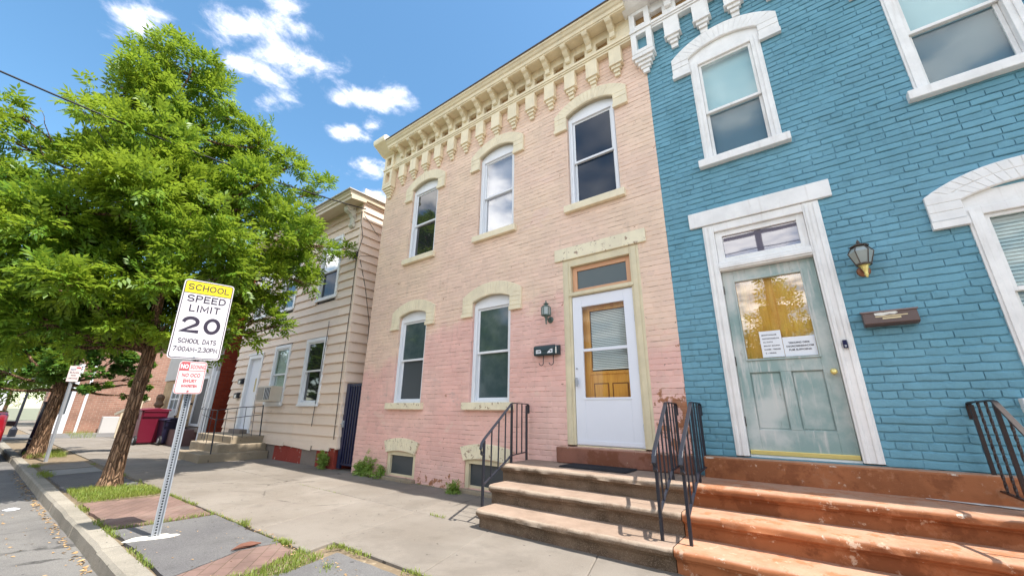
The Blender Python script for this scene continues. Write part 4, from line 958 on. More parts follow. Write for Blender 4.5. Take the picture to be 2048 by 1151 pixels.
def notice(label, x0, x1, z0, z1, lines, sk=0.):
    y = .083; m = MB(); m.add([(x0, y, z0), (x1, y, z0), (x1 + sk, y, z1), (x0 + sk, y, z1)], [(0, 1, 2, 3)]); m.add([(x0, y + .001, z0), (x1, y + .001, z0), (x1 + sk, y + .001, z1), (x0 + sk, y + .001, z1)], [(0, 1, 2, 3)])
    o = base(tag(m.build('paper_notice', MT['paper'], recalc=False), label, 'notice'), ((x0 + x1) / 2, y, z0)); cx = (x0 + x1) / 2
    lettering([(s, cx + dx, z, h, .03, wd) for s, dx, z, h, wd in lines], lambda u, v, w: (u, y - .0005 - w, v), MT['ink'], o)
notice('tall white paper notice with six lines taped inside the sage door', -.345, -.142, 1.825, 2.115, [('MONTYWALDE', -.01, 2.07, .015, .14), ('OOTOSVANEUVA', 0, 2.03, .015, .16), ('IN, SUITO', -.03, 1.99, .015, .09), ("BALOI' ZAUNA", 0, 1.95, .015, .15), ('8 ANEE - TEENNE', 0, 1.91, .015, .15), ('S -- NNNA', -.02, 1.87, .015, .10)])
notice('wide white paper notice with three bold lines taped on the sage door', -.138, .148, 1.822, 2.03, [('TEKIUING OEEK', 0, 1.965, .02, .19), ('OSOROSSNEAACOM', 0, 1.928, .02, .24), ('FUM SUFPOENA', 0, 1.89, .02, .20)])

# ------------------------------------------------------------------ clapboard house
def lean(x, y, z):
    t = min(1., max(0., (x + 15.2) / 6.7)); return (x - .058 * (z - 2.0) * t, y, z)
CHX0, CHX1 = -15.2, -8.57
CH = thing('clapboard_house', 'beige clapboard house with bracketed eave and red patched foundation behind the sign', 'house', (-12, 0, 0))
choles = [(-10.56, -9.56, 1.33, 3.0), (-12.40, -11.42, 1.33, 2.98), (-14.05, -13.22, .55, 2.78), (-10.43, -9.40, 4.05, 5.86), (-12.75, -11.72, 4.05, 5.86), (-14.6, -13.6, 4.05, 5.86)]
m = MB(); z = .42; r_ = random.Random(4); k = 0
while z < 6.5:
    zt = min(z + .236, 6.56); zm = (z + zt) / 2; iv = [(CHX0, CHX1)]
    for a, b, c, d in choles:
        if c - .05 < zm < d + .05:
            nv = []
            for p, q in iv:
                if b <= p or a >= q: nv.append((p, q)); continue
                if a > p: nv.append((p, a))
                if b < q: nv.append((b, q))
            iv = nv
    for p, q in iv:
        x = p
        while x < q - .01:
            e = min(q, x + r_.uniform(2.4, 3.6)); e = q if q - e < .5 else e
            d = r_.uniform(-.003, .003); g = .0015 if e < q else 0
            m.prism([(-.046 + d, z + r_.uniform(-.003, .003)), (-.003 + d, zt + .012), (.02, zt + .012), (.02, z)], 'x', x, e - g); x = e
    z += .236; k += 1
cw = m.build('front_wall', MT['siding'], CH, warp=lean)
m = MB(); z = .42
while z < 6.9:
    zt = z + .236; m.prism([(CHX1 + .046, z), (CHX1 + .003, zt + .012), (CHX1 - .02, zt + .012), (CHX1 - .02, z)], 'y', -.018, 9); z += .236
m.build('side_wall', MT['siding'], CH, warp=lean)
m = MB(); m.box(CHX1 - .06, CHX1 + .020, -.036, .06, .40, 6.6); m.build('corner_board', MT['siding'], CH, warp=lean)
m = MB(); m.box(CHX0 + .02, CHX1 - .03, .16, 9, .2, 6.9); m.build('rear_wall', MT['dark'], CH, warp=lean)
m = MB()
xs_ = [-14.9, -12.95, -12.05, -11.43, -10.75, -9.99, -9.32, CHX1]
for i in range(len(xs_) - 1):
    m.mi = [1, 0, 1, 0, 0, 1, 0][i]; m.box(xs_[i] + .001, xs_[i + 1], -.005 - .004 * (i % 2), .3, -.05, .43)
m.mi = 0; m.box(CHX1 - .3, CHX1 - .004, .31, 9, -.05, .43)
m.build('foundation', [MT['found_red'], MT['found_grey']], CH)
m = MB()
for x0, x1, a in ((-12.9, -10.9, -.03), (-10.88, -9.55, .02), (-9.5, -8.75, -.05)):
    P = [(x0, -.045, .36 + a * .3), (x1, -.06, .33 - a * .5), (x1, -.03, .53), (x0, -.03, .53)]; m.add(P + [(p[0], p[1] + .02, p[2]) for p in P], [(0, 1, 2, 3), (7, 6, 5, 4), (0, 4, 5, 1), (1, 5, 6, 2), (3, 7, 4, 0)])
m.build('loose_board', MT['siding'], CH)
def cwin(cx, w, z0, z1, tl=.09, up=None, lo=None, mid=None):
    x0, x1 = cx - w / 2, cx + w / 2; m = MB()
    m.box(x0, x0 + tl, -.05, .1, z0, z1); m.box(x1 - tl, x1, -.05, .1, z0, z1); m.box(x0 + tl, x1 - tl, -.052, .1, z1 - tl, z1); m.box(x0 + tl, x1 - tl, -.06, .1, z0, z0 + .07); m.box(x0 - .02, x1 + .02, -.075, -.0505, z0 - .03, z0 + .02)
    wn = m.build('window', MT['white'], CH, bevel=.005, warp=lean)
    mid = mid or (z0 + z1) / 2; a, b = x0 + tl + .002, x1 - tl - .002
    for za, zb, y in ((mid - .02, z1 - tl - .002, -.02), (z0 + .072, mid + .02, .02)):
        m = MB(); m.box(a, a + .04, y, y + .03, za, zb); m.box(b - .04, b, y, y + .03, za, zb); m.box(a + .04, b - .04, y + .001, y + .029, za, za + .04); m.box(a + .04, b - .04, y + .001, y + .029, zb - .04, zb); m.build('sash', MT['white'], wn, warp=lean)
        m = MB(); m.box(a + .039, b - .039, y + .012, y + .016, za + .039, zb - .039); m.build('pane', (up or MT['glass_smoke']) if y < 0 else (lo or MT['glass_smoke']), wn, warp=lean)
    return wn
cwin(-10.06, 1.0, 1.33, 3.0, lo=MT['glass_smoke'])
w_ = cwin(-11.91, .98, 1.33, 2.98, up=MT['glass_clear'], lo=MT['glass_clear'], mid=2.16); m = MB(); m.box(-12.3, -11.5, .06, .07, 1.4, 2.9); m.build('curtain', MT['lace'], w_, warp=lean)
wu = cwin(-9.915, 1.03, 4.05, 5.86, up=MT['glass_clear_refl'], lo=MT['glass_dark'], mid=4.86); m = MB(); m.box(-10.3, -9.5, .06, .07, 4.88, 5.78); m.build('curtain', MT['lace'], wu, warp=lean)
cwin(-12.235, 1.03, 4.05, 5.86); cwin(-14.1, 1.0, 4.05, 5.86)
m = MB(); m.box(-14.14, -14.02, -.06, .1, .56, 2.83); m.box(-13.25, -13.13, -.06, .1, .56, 2.83); m.box(-14.02, -13.25, -.059, .1, 2.72, 2.83); m.box(-14.2, -13.08, -.08, -.0605, 2.831, 2.88); m.box(-14.02, -13.25, -.02, .1, .5, .67)
fr = m.build('door_frame', MT['white'], CH, warp=lean, bevel=.005)
m = MB(); m.box(-14.019, -13.251, .03, .07, .672, 2.719); dd = m.build('front_door', MT['white_door'], CH, warp=lean)
m = MB(); m.box(-13.57, -13.33, .022, .0295, 1.72, 2.12); m.build('door_light', simple('amber_door_light', (.50, .38, .16), .3, .2, 10, .1), dd, warp=lean)
# eave
m = MB(); prof = [(-.002, 6.56), (-.44, 6.50), (-.44, 6.585), (-.47, 6.60), (-.475, 6.66), (-.50, 6.685), (-.505, 6.73), (-.002, 6.80)]
m.prism(prof, 'x', CHX0 - .1, CHX1 + .10); m.box(CHX0, CHX1 - .03, -.045, -.0025, 6.50, 6.559); ev = m.build('eave', MT['siding_trim'], CH, warp=lean)
m = MB(); m.prism([(-.55, 6.731), (-.55, 6.755), (9, 7.15), (9, 7.12)], 'x', CHX0 - .15, CHX1 + .15); m.build('roof', MT['grey_panel'], CH, warp=lean)
m = MB(); m.box(CHX1 + .03, CHX1 + .10, .0, 8.5, 6.62, 6.80); m.build('side_frieze', MT['siding_trim'], CH, warp=lean)
for cx in (-8.98, -10.79, -12.6, -14.4):
    m = MB(); pr = [(-.03, 5.93), (-.07, 5.92), (-.11, 5.95), (-.12, 6.0), (-.09, 6.05), (-.085, 6.12), (-.11, 6.22), (-.17, 6.30), (-.25, 6.33), (-.29, 6.36), (-.31, 6.42), (-.31, 6.49), (-.26, 6.52), (-.03, 6.545)]
    m.prism(pr, 'x', cx - .085, cx + .085); m.lathe([(.0, -.10), (.045, -.10), (.05, -.092), (.05, .092), (.045, .10), (0, .10)], (cx, -.075, 5.985), 12, 0, 'x'); m.lathe([(.0, -.10), (.06, -.10), (.065, -.092), (.065, .092), (.06, .10), (0, .10)], (cx, -.24, 6.43), 12, 0, 'x')
    m.build('eave_bracket', MT['bracket_white'], ev, warp=lean, bevel=.006, disp=(.01, 14.))
# its stoop and rail, lights, letter box, air conditioner
t = thing('stoop', 'small grey concrete stoop at the white door of the clapboard house', 'steps', (-12.9, -.7, 0))
for (x0, x1, y0, z0, z1) in ((-13.35, -11.70, -1.52, -.03, .185), (-13.95, -11.88, -1.12, .15, .37), (-14.6, -12.10, -.80, .3, .545)):
    m = MB(); m.box(x0, x1, y0, -.01, z0, z1); m.build('step' if z1 < .5 else 'landing', MT['stoop_conc'], t, bevel=.02)
m = MB(); m.box(-14.0, -13.2, -.25, -.012, .546, .66); m.build('door_step', MT['found_grey'], t, bevel=.01)
t = thing('stair_railing', 'thin dark iron railing with two bars on the grey concrete stoop', 'railing', (-11.75, -1.3, .185))
m = MB(); m.tube([(-11.72, -1.30, .18), (-11.9, -1.30, 1.18)], .016, 6); m.build('post', MT['iron'], t)
m = MB(); m.tube([(-12.1, -.14, .54), (-12.25, -.14, 1.33)], .016, 6); m.build('post', MT['iron'], t)
m = MB(); m.tube([(-11.9, -1.30, 1.18), (-12.0, -.75, 1.26), (-12.25, -.14, 1.30)], .012, 6); m.tube([(-11.9, -1.3, 1.18), (-13.3, -1.25, 1.2), (-14.3, -.9, 1.26)], .010, 6); m.build('handrail', MT['iron'], t)
m = MB(); m.tube([(-11.86, -1.30, .95), (-12.22, -.14, 1.08)], .009, 6); m.tube([(-11.86, -1.30, .95), (-14.3, -.9, 1.05)], .008, 6); m.build('middle_rail', MT['iron'], t)
for i in range(1, 5):
    k = i / 5; m = MB(); m.tube([(-11.8 - .3 * k, -1.30 + 1.16 * k, .42 + .15 * k), (-11.9 - .35 * k, -1.30 + 1.16 * k, 1.19 + .12 * k)], .007, 6); m.build('picket', MT['iron'], t)
for i in range(1, 5):
    k = i / 5; m = MB(); m.tube([(-12.0 - 2.3 * k, -1.29 + .4 * k, .30 + .25 * k), (-12.05 - 2.3 * k, -1.29 + .4 * k, 1.19 + .07 * k)], .007, 6); m.build('picket', MT['iron'], t)
def plain_light(label, x, z, nm='wall_light', cat='wall light'):
    t = thing(nm, label, cat, (x, -.03, z)); m = MB(); m.box(x - .13, x + .13, -.12, -.03, z - .06, z + .07); m.prism([(-.03, z + .12), (-.03, z + .071), (-.15, z + .071)], 'x', x - .15, x + .15); m.build('housing', MT['iron'], t, bevel=.006)
    m = MB(); m.box(x - .05, x + .07, -.126, -.1205, z - .045, z + .045); m.build('lens' if nm == 'wall_light' else 'name_label', MT['bulb'], t)
plain_light('boxy dark wall light on the beige clapboards left of the white door', -14.37, 2.03)
plain_light('small dark mailbox under the wall light left of the clapboard house door', -14.46, 1.60, 'mailbox', 'mailbox')
t = thing('air_conditioner', 'cream window air conditioner jutting from the left clapboard house window', 'air conditioner', (-11.95, -.2, 1.42))
m = MB(); m.box(-12.30, -11.50, -.34, .015, 1.42, 1.82); m.build('case', simple('cream_metal_case', (.62, .56, .47), .5, .1, 6, .05), t, bevel=.012)
m = MB(); m.box(-12.27, -11.92, -.348, -.3405, 1.46, 1.78); m.build('grille', simple('grey_grille', (.40, .36, .31), .6, .3, 40, .3), t)
m = MB(); m.box(-11.86, -11.53, -.347, -.3405, 1.47, 1.77)
g = m.build('vent', MT['dark'], t)
for i in range(4): m = MB(); x = -11.84 + i * .088; m.box(x, x + .02, -.352, -.3475, 1.47, 1.77); m.build('louvre', MT['white'], t)
m = MB(); m.box(-12.42, -11.40, -.1, .0, 1.34, 1.415); m.build('support', MT['white'], t)

# iron gate between the houses
t = thing('iron_gate', 'narrow navy iron gate between the clapboard house and the pink house', 'gate', (-8.15, .05, 0))
m = MB(); m.box(-8.49, -8.37, .03, .08, .03, 1.80); m.box(-7.93, -7.89, .03, .08, .03, 1.80); m.box(-8.37, -7.93, .04, .07, 1.74, 1.79); m.box(-8.37, -7.93, .04, .07, .10, .14); m.build('gate_frame', MT['gate_blue'], t)
m = MB(); m.box(-8.366, -7.934, .075, .079, .15, 1.735); m.build('mesh_sheet', simple('rusty_gate_sheet', (.10, .085, .09), .5, .5, 9, .3, 50), t)
for i in range(4): m = MB(); x = -8.32 + .098 * i; m.box(x, x + .035, .035, .06, .14, 1.74); m.build('picket', MT['gate_blue'], t)
m = MB(); m.box(-8.46, -8.40, -.0, .0295, .86, 1.0); m.tube([(-8.43, .0, .93), (-8.43, -.04, .93), (-8.38, -.045, .93)], .01, 6); m.build('latch', MT['galv'], t)
m = MB(); m.box(-8.56, -7.875, 3.0, 3.2, -.1, 2.2); tag(base(m.build('back_wall', MT['pink']), (-8.2, 3.1, 0)), 'dim pink wall closing the passage behind the navy gate', 'wall')

# ------------------------------------------------------------------ tan house and things further left
TH = thing('tan_house', 'tan brick and pale panel house with white trim beyond the clapboard house', 'house', (-19.8, 0, 0))
m = MB(); m.box(-23.0, -16.75, .02, 9, -.05, 2.35); m.build('front_wall', MT['tan_brick'], TH)
m = MB(); m.box(-23.05, -16.75, -.03, 8.99, 2.36, 6.3); m.build('upper_wall', MT['grey_panel'], TH)
m = MB(); m.box(-16.748, -16.70, .03, 9, -.05, 6.3); m.build('side_wall', MT['red_brick_x'], TH)
m = MB(); m.box(-17.05, -16.69, -.06, .019, -.02, 2.5); m.box(-16.99, -16.86, -.13, -.0605, -.02, 6.3); m.build('corner_trim', MT['white'], TH)
m = MB(); m.box(-23.1, -16.6, -.35, 9.1, 6.31, 6.6); m.build('roof', MT['roof_dark'], TH)
m = MB(); m.box(-18.42, -18.32, -.05, .0, .62, 2.36); m.box(-17.46, -17.36, -.05, .0, .62, 2.36); m.box(-18.32, -17.46, -.05, .0, 2.26, 2.36); m.box(-18.32, -17.46, -.05, .0, .62, .70); d_ = m.build('door_frame', MT['white'], TH)
m = MB(); m.box(-18.319, -17.461, -.02, .01, .701, 2.259); m.build('screen_door', simple('grey_screen_mesh', (.13, .13, .13), .7, .1, 5, .1), d_)
m = MB(); m.box(-21.5, -21.38, -.05, .0, .95, 2.2); m.box(-20.35, -20.23, -.05, .0, .95, 2.2); m.box(-21.38, -20.35, -.05, .0, 2.1, 2.2); m.box(-21.38, -20.35, -.05, .0, .95, 1.03); m.box(-20.88, -20.84, -.04, .0, 1.03, 2.1); m.box(-21.38, -20.35, -.045, -.001, 1.55, 1.6); w_ = m.build('window', MT['white'], TH)
m = MB(); m.box(-21.379, -20.351, -.015, .01, 1.031, 2.099); m.build('pane', MT['glass_screen'], w_)
m = MB(); m.box(-18.45, -16.95, -.12, .015, .45, .58); m.box(-23, -18.45, -.05, .0, -.02, .55); m.build('sill_band', MT['found_grey'], TH)
m = MB(); m.box(-18.75, -17.35, -.6, .0, -.03, .52); tag(base(m.build('stoop', simple('plum_painted_stoop', (.16, .09, .085), .8, .15, 4, .2), bevel=.015), (-18, -.3, 0)), 'plum brown block stoop in front of the grey screen door', 'steps')
t = thing('air_conditioner', 'white window air conditioner in the tan house window', 'air conditioner', (-20.85, -.2, .98))
m = MB(); m.box(-21.3, -20.4, -.4, -.016, .78, 1.2); m.build('case', MT['white'], t, bevel=.01)
m = MB(); m.box(-21.24, -20.86, -.408, -.4005, .83, 1.15); m.build('grille', MT['galv'], t); m = MB(); m.box(-20.80, -20.46, -.408, -.4005, .83, 1.15); m.build('grille', MT['galv'], t)
t = thing('wall_lantern', 'dark lantern by the grey screen door of the tan house', 'lantern', (-18.75, 0, 1.45))
m = MB(); m.lathe([(.03, 0), (.07, .05), (.08, .25), (.12, .27), (.05, .36), (.01, .42)], (-18.75, -.15, 1.3), 8); m.build('body', MT['iron'], t); m = MB(); m.box(-18.79, -18.71, -.1, -.001, 1.35, 1.42); m.build('arm', MT['iron'], t)
t = thing('wall_lantern', 'dark lantern high on the pale panel near the white window', 'lantern', (-20.3, 0, 2.3))
m = MB(); m.lathe([(.03, 0), (.08, .05), (.09, .3), (.13, .32), (.05, .42), (.01, .46)], (-20.0, -.16, 2.15), 8); m.build('body', MT['iron'], t); m = MB(); m.box(-20.04, -19.96, -.1, -.031, 2.4, 2.46); m.build('arm', MT['iron'], t)
m = MB(); m.box(-16.69, -15.21, 1.6, 1.9, -.05, 6.0); tag(base(m.build('passage_wall', mat_brick_far('red_passage_brick', (.30, .045, .018), (.22, .03, .014), (.20, .06, .04), 1., 'xz')), (-15.95, 1.7, 0)), 'deep red brick wall in the gap beside the clapboard house', 'wall')
m = MB(); m.box(-16.6, -15.9, 1.2, 1.59, -.02, .95); m.box(-16.62, -15.88, 1.18, 1.595, .951, 1.0); tag(base(m.build('storage_bin', simple('pale_teal_plastic', (.28, .40, .40), .6, .2, 4, .1)), (-16.2, 1.4, 0)), 'pale teal storage bin against the deep red brick wall', 'bin')

def cart(label, x, y, w, d, h, mat, rz, group=None):
    t = thing('waste_cart', label, 'waste cart', (x, y, 0), group)
    m = MB(); a, b = .82, 1.
    V = [(x - w / 2 * a, y - d / 2 * a, .05), (x + w / 2 * a, y - d / 2 * a, .05), (x + w / 2 * a, y + d / 2 * a, .05), (x - w / 2 * a, y + d / 2 * a, .05), (x - w / 2, y - d / 2, h), (x + w / 2, y - d / 2, h), (x + w / 2, y + d / 2, h), (x - w / 2, y + d / 2, h)]
    m.add(V, [(0, 3, 2, 1), (4, 5, 6, 7), (0, 1, 5, 4), (1, 2, 6, 5), (2, 3, 7, 6), (3, 0, 4, 7)]); m.build('bin_body', mat, t, bevel=.03)
    m = MB(); m.prism([(y - d / 2 - .04, h + .002), (y + d / 2 + .04, h + .002), (y + d / 2 + .02, h + .05), (y, h + .10), (y - d / 2 - .02, h + .05)], 'x', x - w / 2 - .04, x + w / 2 + .04); m.build('lid', mat, t, bevel=.015)
    for s in (-1, 1):
        m = MB(); m.lathe([(.0, -.04), (.10, -.04), (.15, -.03), (.15, .03), (.10, .04), (0, .04)], (x + w / 2 * .86, y + s * (d / 2 * .9 + .02), .15), 16, 0, 'y'); wq = m.build('wheel', MT['rubber'], t)
        m = MB(); m.lathe([(.0, -.045), (.08, -.045), (.08, .045), (0, .045)], (x + w / 2 * .86, y + s * (d / 2 * .9 + .02), .15), 12, 0, 'y'); m.build('hub', MT['galv'], wq)
    m = MB(); m.tube([(x + w / 2 + .02, y - d / 2 + .05, h - .05), (x + w / 2 + .09, y - d / 2 + .05, h - .02), (x + w / 2 + .09, y + d / 2 - .05, h - .02), (x + w / 2 + .02, y + d / 2 - .05, h - .05)], .015, 6); m.build('handle', mat, t)
    return t
c_ = cart('large maroon waste cart with a white label standing before the tan house', -19.35, -.95, 1.05, .75, 1.12, MT['maroon'], 0)
m = MB(); m.add([(-19.7, -1.318, .82), (-19.25, -1.318, .82), (-19.25, -1.334, 1.03), (-19.7, -1.334, 1.03)], [(0, 1, 2, 3)]); m.build('paper_label', MT['paper'], c_)
cart('lower dark navy waste cart beside the maroon cart', -18.55, -.50, .7, .6, .80, MT['navy_plastic'], 0)
t = thing('porch_rail', 'slanted pale wooden porch rail behind the maroon waste cart', 'railing', (-22, -.9, 0))
m = MB(); m.bar([(-24.2, -1.1, .95), (-21.0, -.8, 1.55)], .08, .10); m.build('handrail', MT['siding_trim'], t)
for x in (-23.9, -23.0, -22.1, -21.2): m = MB(); m.box(x - .04, x + .04, -1.0, -.92, 0, 1.0 + (x + 24.2) * .19); m.build('post', MT['siding_trim'], t)

FB = thing('corner_building', 'orange brick corner building with a white shopfront across the side street', 'building', (-30, 2, 0))
m = MB(); m.box(-38, -29.6, -1.9, 10, -.1, 4.6); m.build('brick_wall', MT['far_brick'], FB)
m = MB(); m.box(-38.2, -29.4, -2.1, 10.2, 4.61, 4.9); m.build('roof', MT['roof_dark'], FB)
m = MB(); m.box(-32.2, -29.55, -2.5, -1.905, -.05, 3.3); m.build('shopfront', MT['white'], FB)
m = MB(); m.box(-29.56, -29.53, -2.42, -2.05, .9, 2.6); m.box(-31.8, -30.2, -2.53, -2.505, .8, 2.6); m.build('shop_window', MT['glass_screen'], FB)
m = MB(); m.box(-29.62, -29.56, -1.55, -1.45, -.05, 4.6); m.build('downpipe', MT['white'], FB)
m = MB(); m.box(-33.5, -32.25, -2.6, -1.91, -.05, 3.2); m.build('side_bay', MT['far_brick'], FB)
m = MB(); m.box(-29.3, -28.9, -.75, .45, -.05, .78); tag(base(m.build('low_wall', MT['grey_panel'], bevel=.02), (-29.1, 0, 0)), 'pale low wall end by the side street behind the leaning tree trunk', 'wall')
m = MB(); m.box(-40, -30.2, 11, 11.4, -.1, 3.3); m.box(-30.19, -29.9, 3.0, 11, -.1, 2.4); tag(base(m.build('teal_fence', MT['teal_wall']), (-33, 7, 0)), 'bright teal fence seen between the tree trunk and the tan house', 'fence')
# ornament on the porch
m = MB(); m.lathe([(.02, 0), (.16, .0), (.16, .12), (.08, .16), (.10, .30), (.17, .40), (.12, .52), (.13, .60), (.15, .70), (.10, .80), (.02, .84)], (-22.2, -.2, .95), 10); m.box(-22.4, -22.0, -.4, 0.0, 0, .95)
tag(base(m.build('stone_urn', simple('brown_cast_stone', (.18, .11, .07), .8, .4, 12, .5, 30), disp=(.03, 9.)), (-22.2, -.2, 0)), 'brown weathered urn on a block at the far corner of the tan house', 'urn')
t = thing('litter_bin', 'tall black tapered litter bin with silver bands behind the maple trunk', 'litter bin', (-17.3, -3.62, 0))
m = MB(); m.lathe([(.24, 0), (.24, .10), (.20, .16), (.17, .9), (.15, 1.28), (.17, 1.30), (.17, 1.34), (.02, 1.36)], (-17.3, -3.62, 0), 14); m.build('bin_body', simple('black_fluted_paint', (.012, .011, .03), .4, .2, 8, .1), t)
for z in (.26, .36): m = MB(); m.lathe([(.19, 0), (.205, .005), (.205, .02), (.19, .025)], (-17.3, -3.62, z), 14); m.build('band', MT['galv'], t)
t = thing('street_lamp', 'white globed street lamp far down the pavement', 'street lamp', (-27, -3.6, 0))
m = MB(); m.lathe([(.12, 0), (.12, .3), (.05, .4), (.04, 2.3), (.08, 2.35)], (-27, -3.6, 0), 10); m.build('lamp_post', MT['iron'], t)
m = MB(); m.lathe([(.08, 0), (.22, .15), (.25, .35), (.2, .52), (.3, .56), (.12, .66), (.05, .7), (.10, .78), (.08, .88), (.02, .92)], (-27, -3.6, 2.35), 12); m.build('globe', MT['white'], t)

def red_car():
    t = thing('parked_car', 'red car parked at the kerb with only its tail in view', 'car', (-17.6, -5.15, -.13)); y0, y1 = -5.98, -4.34; g = -.128; X = -15.9; low = lambda x, y, z: (x, y, -.128 + (z + .128) * .82)
    m = MB()
    P = [(X, g + .42), (X + .03, g + .62), (X - .02, g + .92), (X - .10, g + 1.02), (X - .62, g + 1.42), (X - 1.1, g + 1.50), (X - 2.1, g + 1.47), (X - 2.95, g + .98), (X - 4.1, g + .82), (X - 4.35, g + .55), (X - 4.3, g + .25), (X - .1, g + .25)]
    m.prism(P, 'y', y0, y1); m.build('body', MT['car_red'], t, bevel=.07, smooth=True, warp=low)
    m = MB(); m.prism([(X - .115, g + 1.045), (X - .58, g + 1.405), (X - .60, g + 1.395), (X - .135, g + 1.03)], 'y', y0 + .14, y1 - .14); m.box(X - 2.2, X - .7, y1 - .002, y1 + .004, g + 1.03, g + 1.36); m.build('rear_window', MT['glass_dark'], t, warp=low)
    for a in (y0 + .03, y1 - .30): m = MB(); m.box(X - .10, X + .022, a, a + .27, g + .68, g + .93); m.build('tail_light', MT['tail'], t, bevel=.02, warp=low)
    m = MB(); m.box(X - .15, X + .06, y0 + .02, y1 - .02, g + .28, g + .50); m.build('bumper', simple('dark_bumper', (.05, .02, .03), .5, .1, 4, 0), t, bevel=.03, warp=low)
    for a in (X - .85, X - 3.5):
        for b in (y0 + .1, y1 - .1):
            m = MB(); m.lathe([(.0, -.1), (.22, -.1), (.32, -.08), (.33, 0), (.32, .08), (.22, .1), (0, .1)], (a, b, g + .33), 20, 0, 'y'); w = m.build('wheel', MT['rubber'], t, smooth=False); m = MB(); m.lathe([(0, -.105), (.2, -.105), (.2, .105), (0, .105)], (a, b, g + .33), 14, 0, 'y'); m.build('rim', MT['galv'], w)
    m = MB(); m.prism([(y1 + .01, g + 1.0), (y1 + .24, g + .98), (y1 + .25, g + 1.14), (y1 + .08, g + 1.15)], 'x', X - 2.3, X - 2.16); m.build('side_mirror', simple('dark_mirror', (.10, .03, .05), .3, .1, 4, 0), t, bevel=.02, warp=low)
    m = MB(); m.box(X + .024, X + .032, -5.42, -4.9, g + .72, g + .86); m.build('number_plate', MT['paper'], t, warp=low)
red_car()

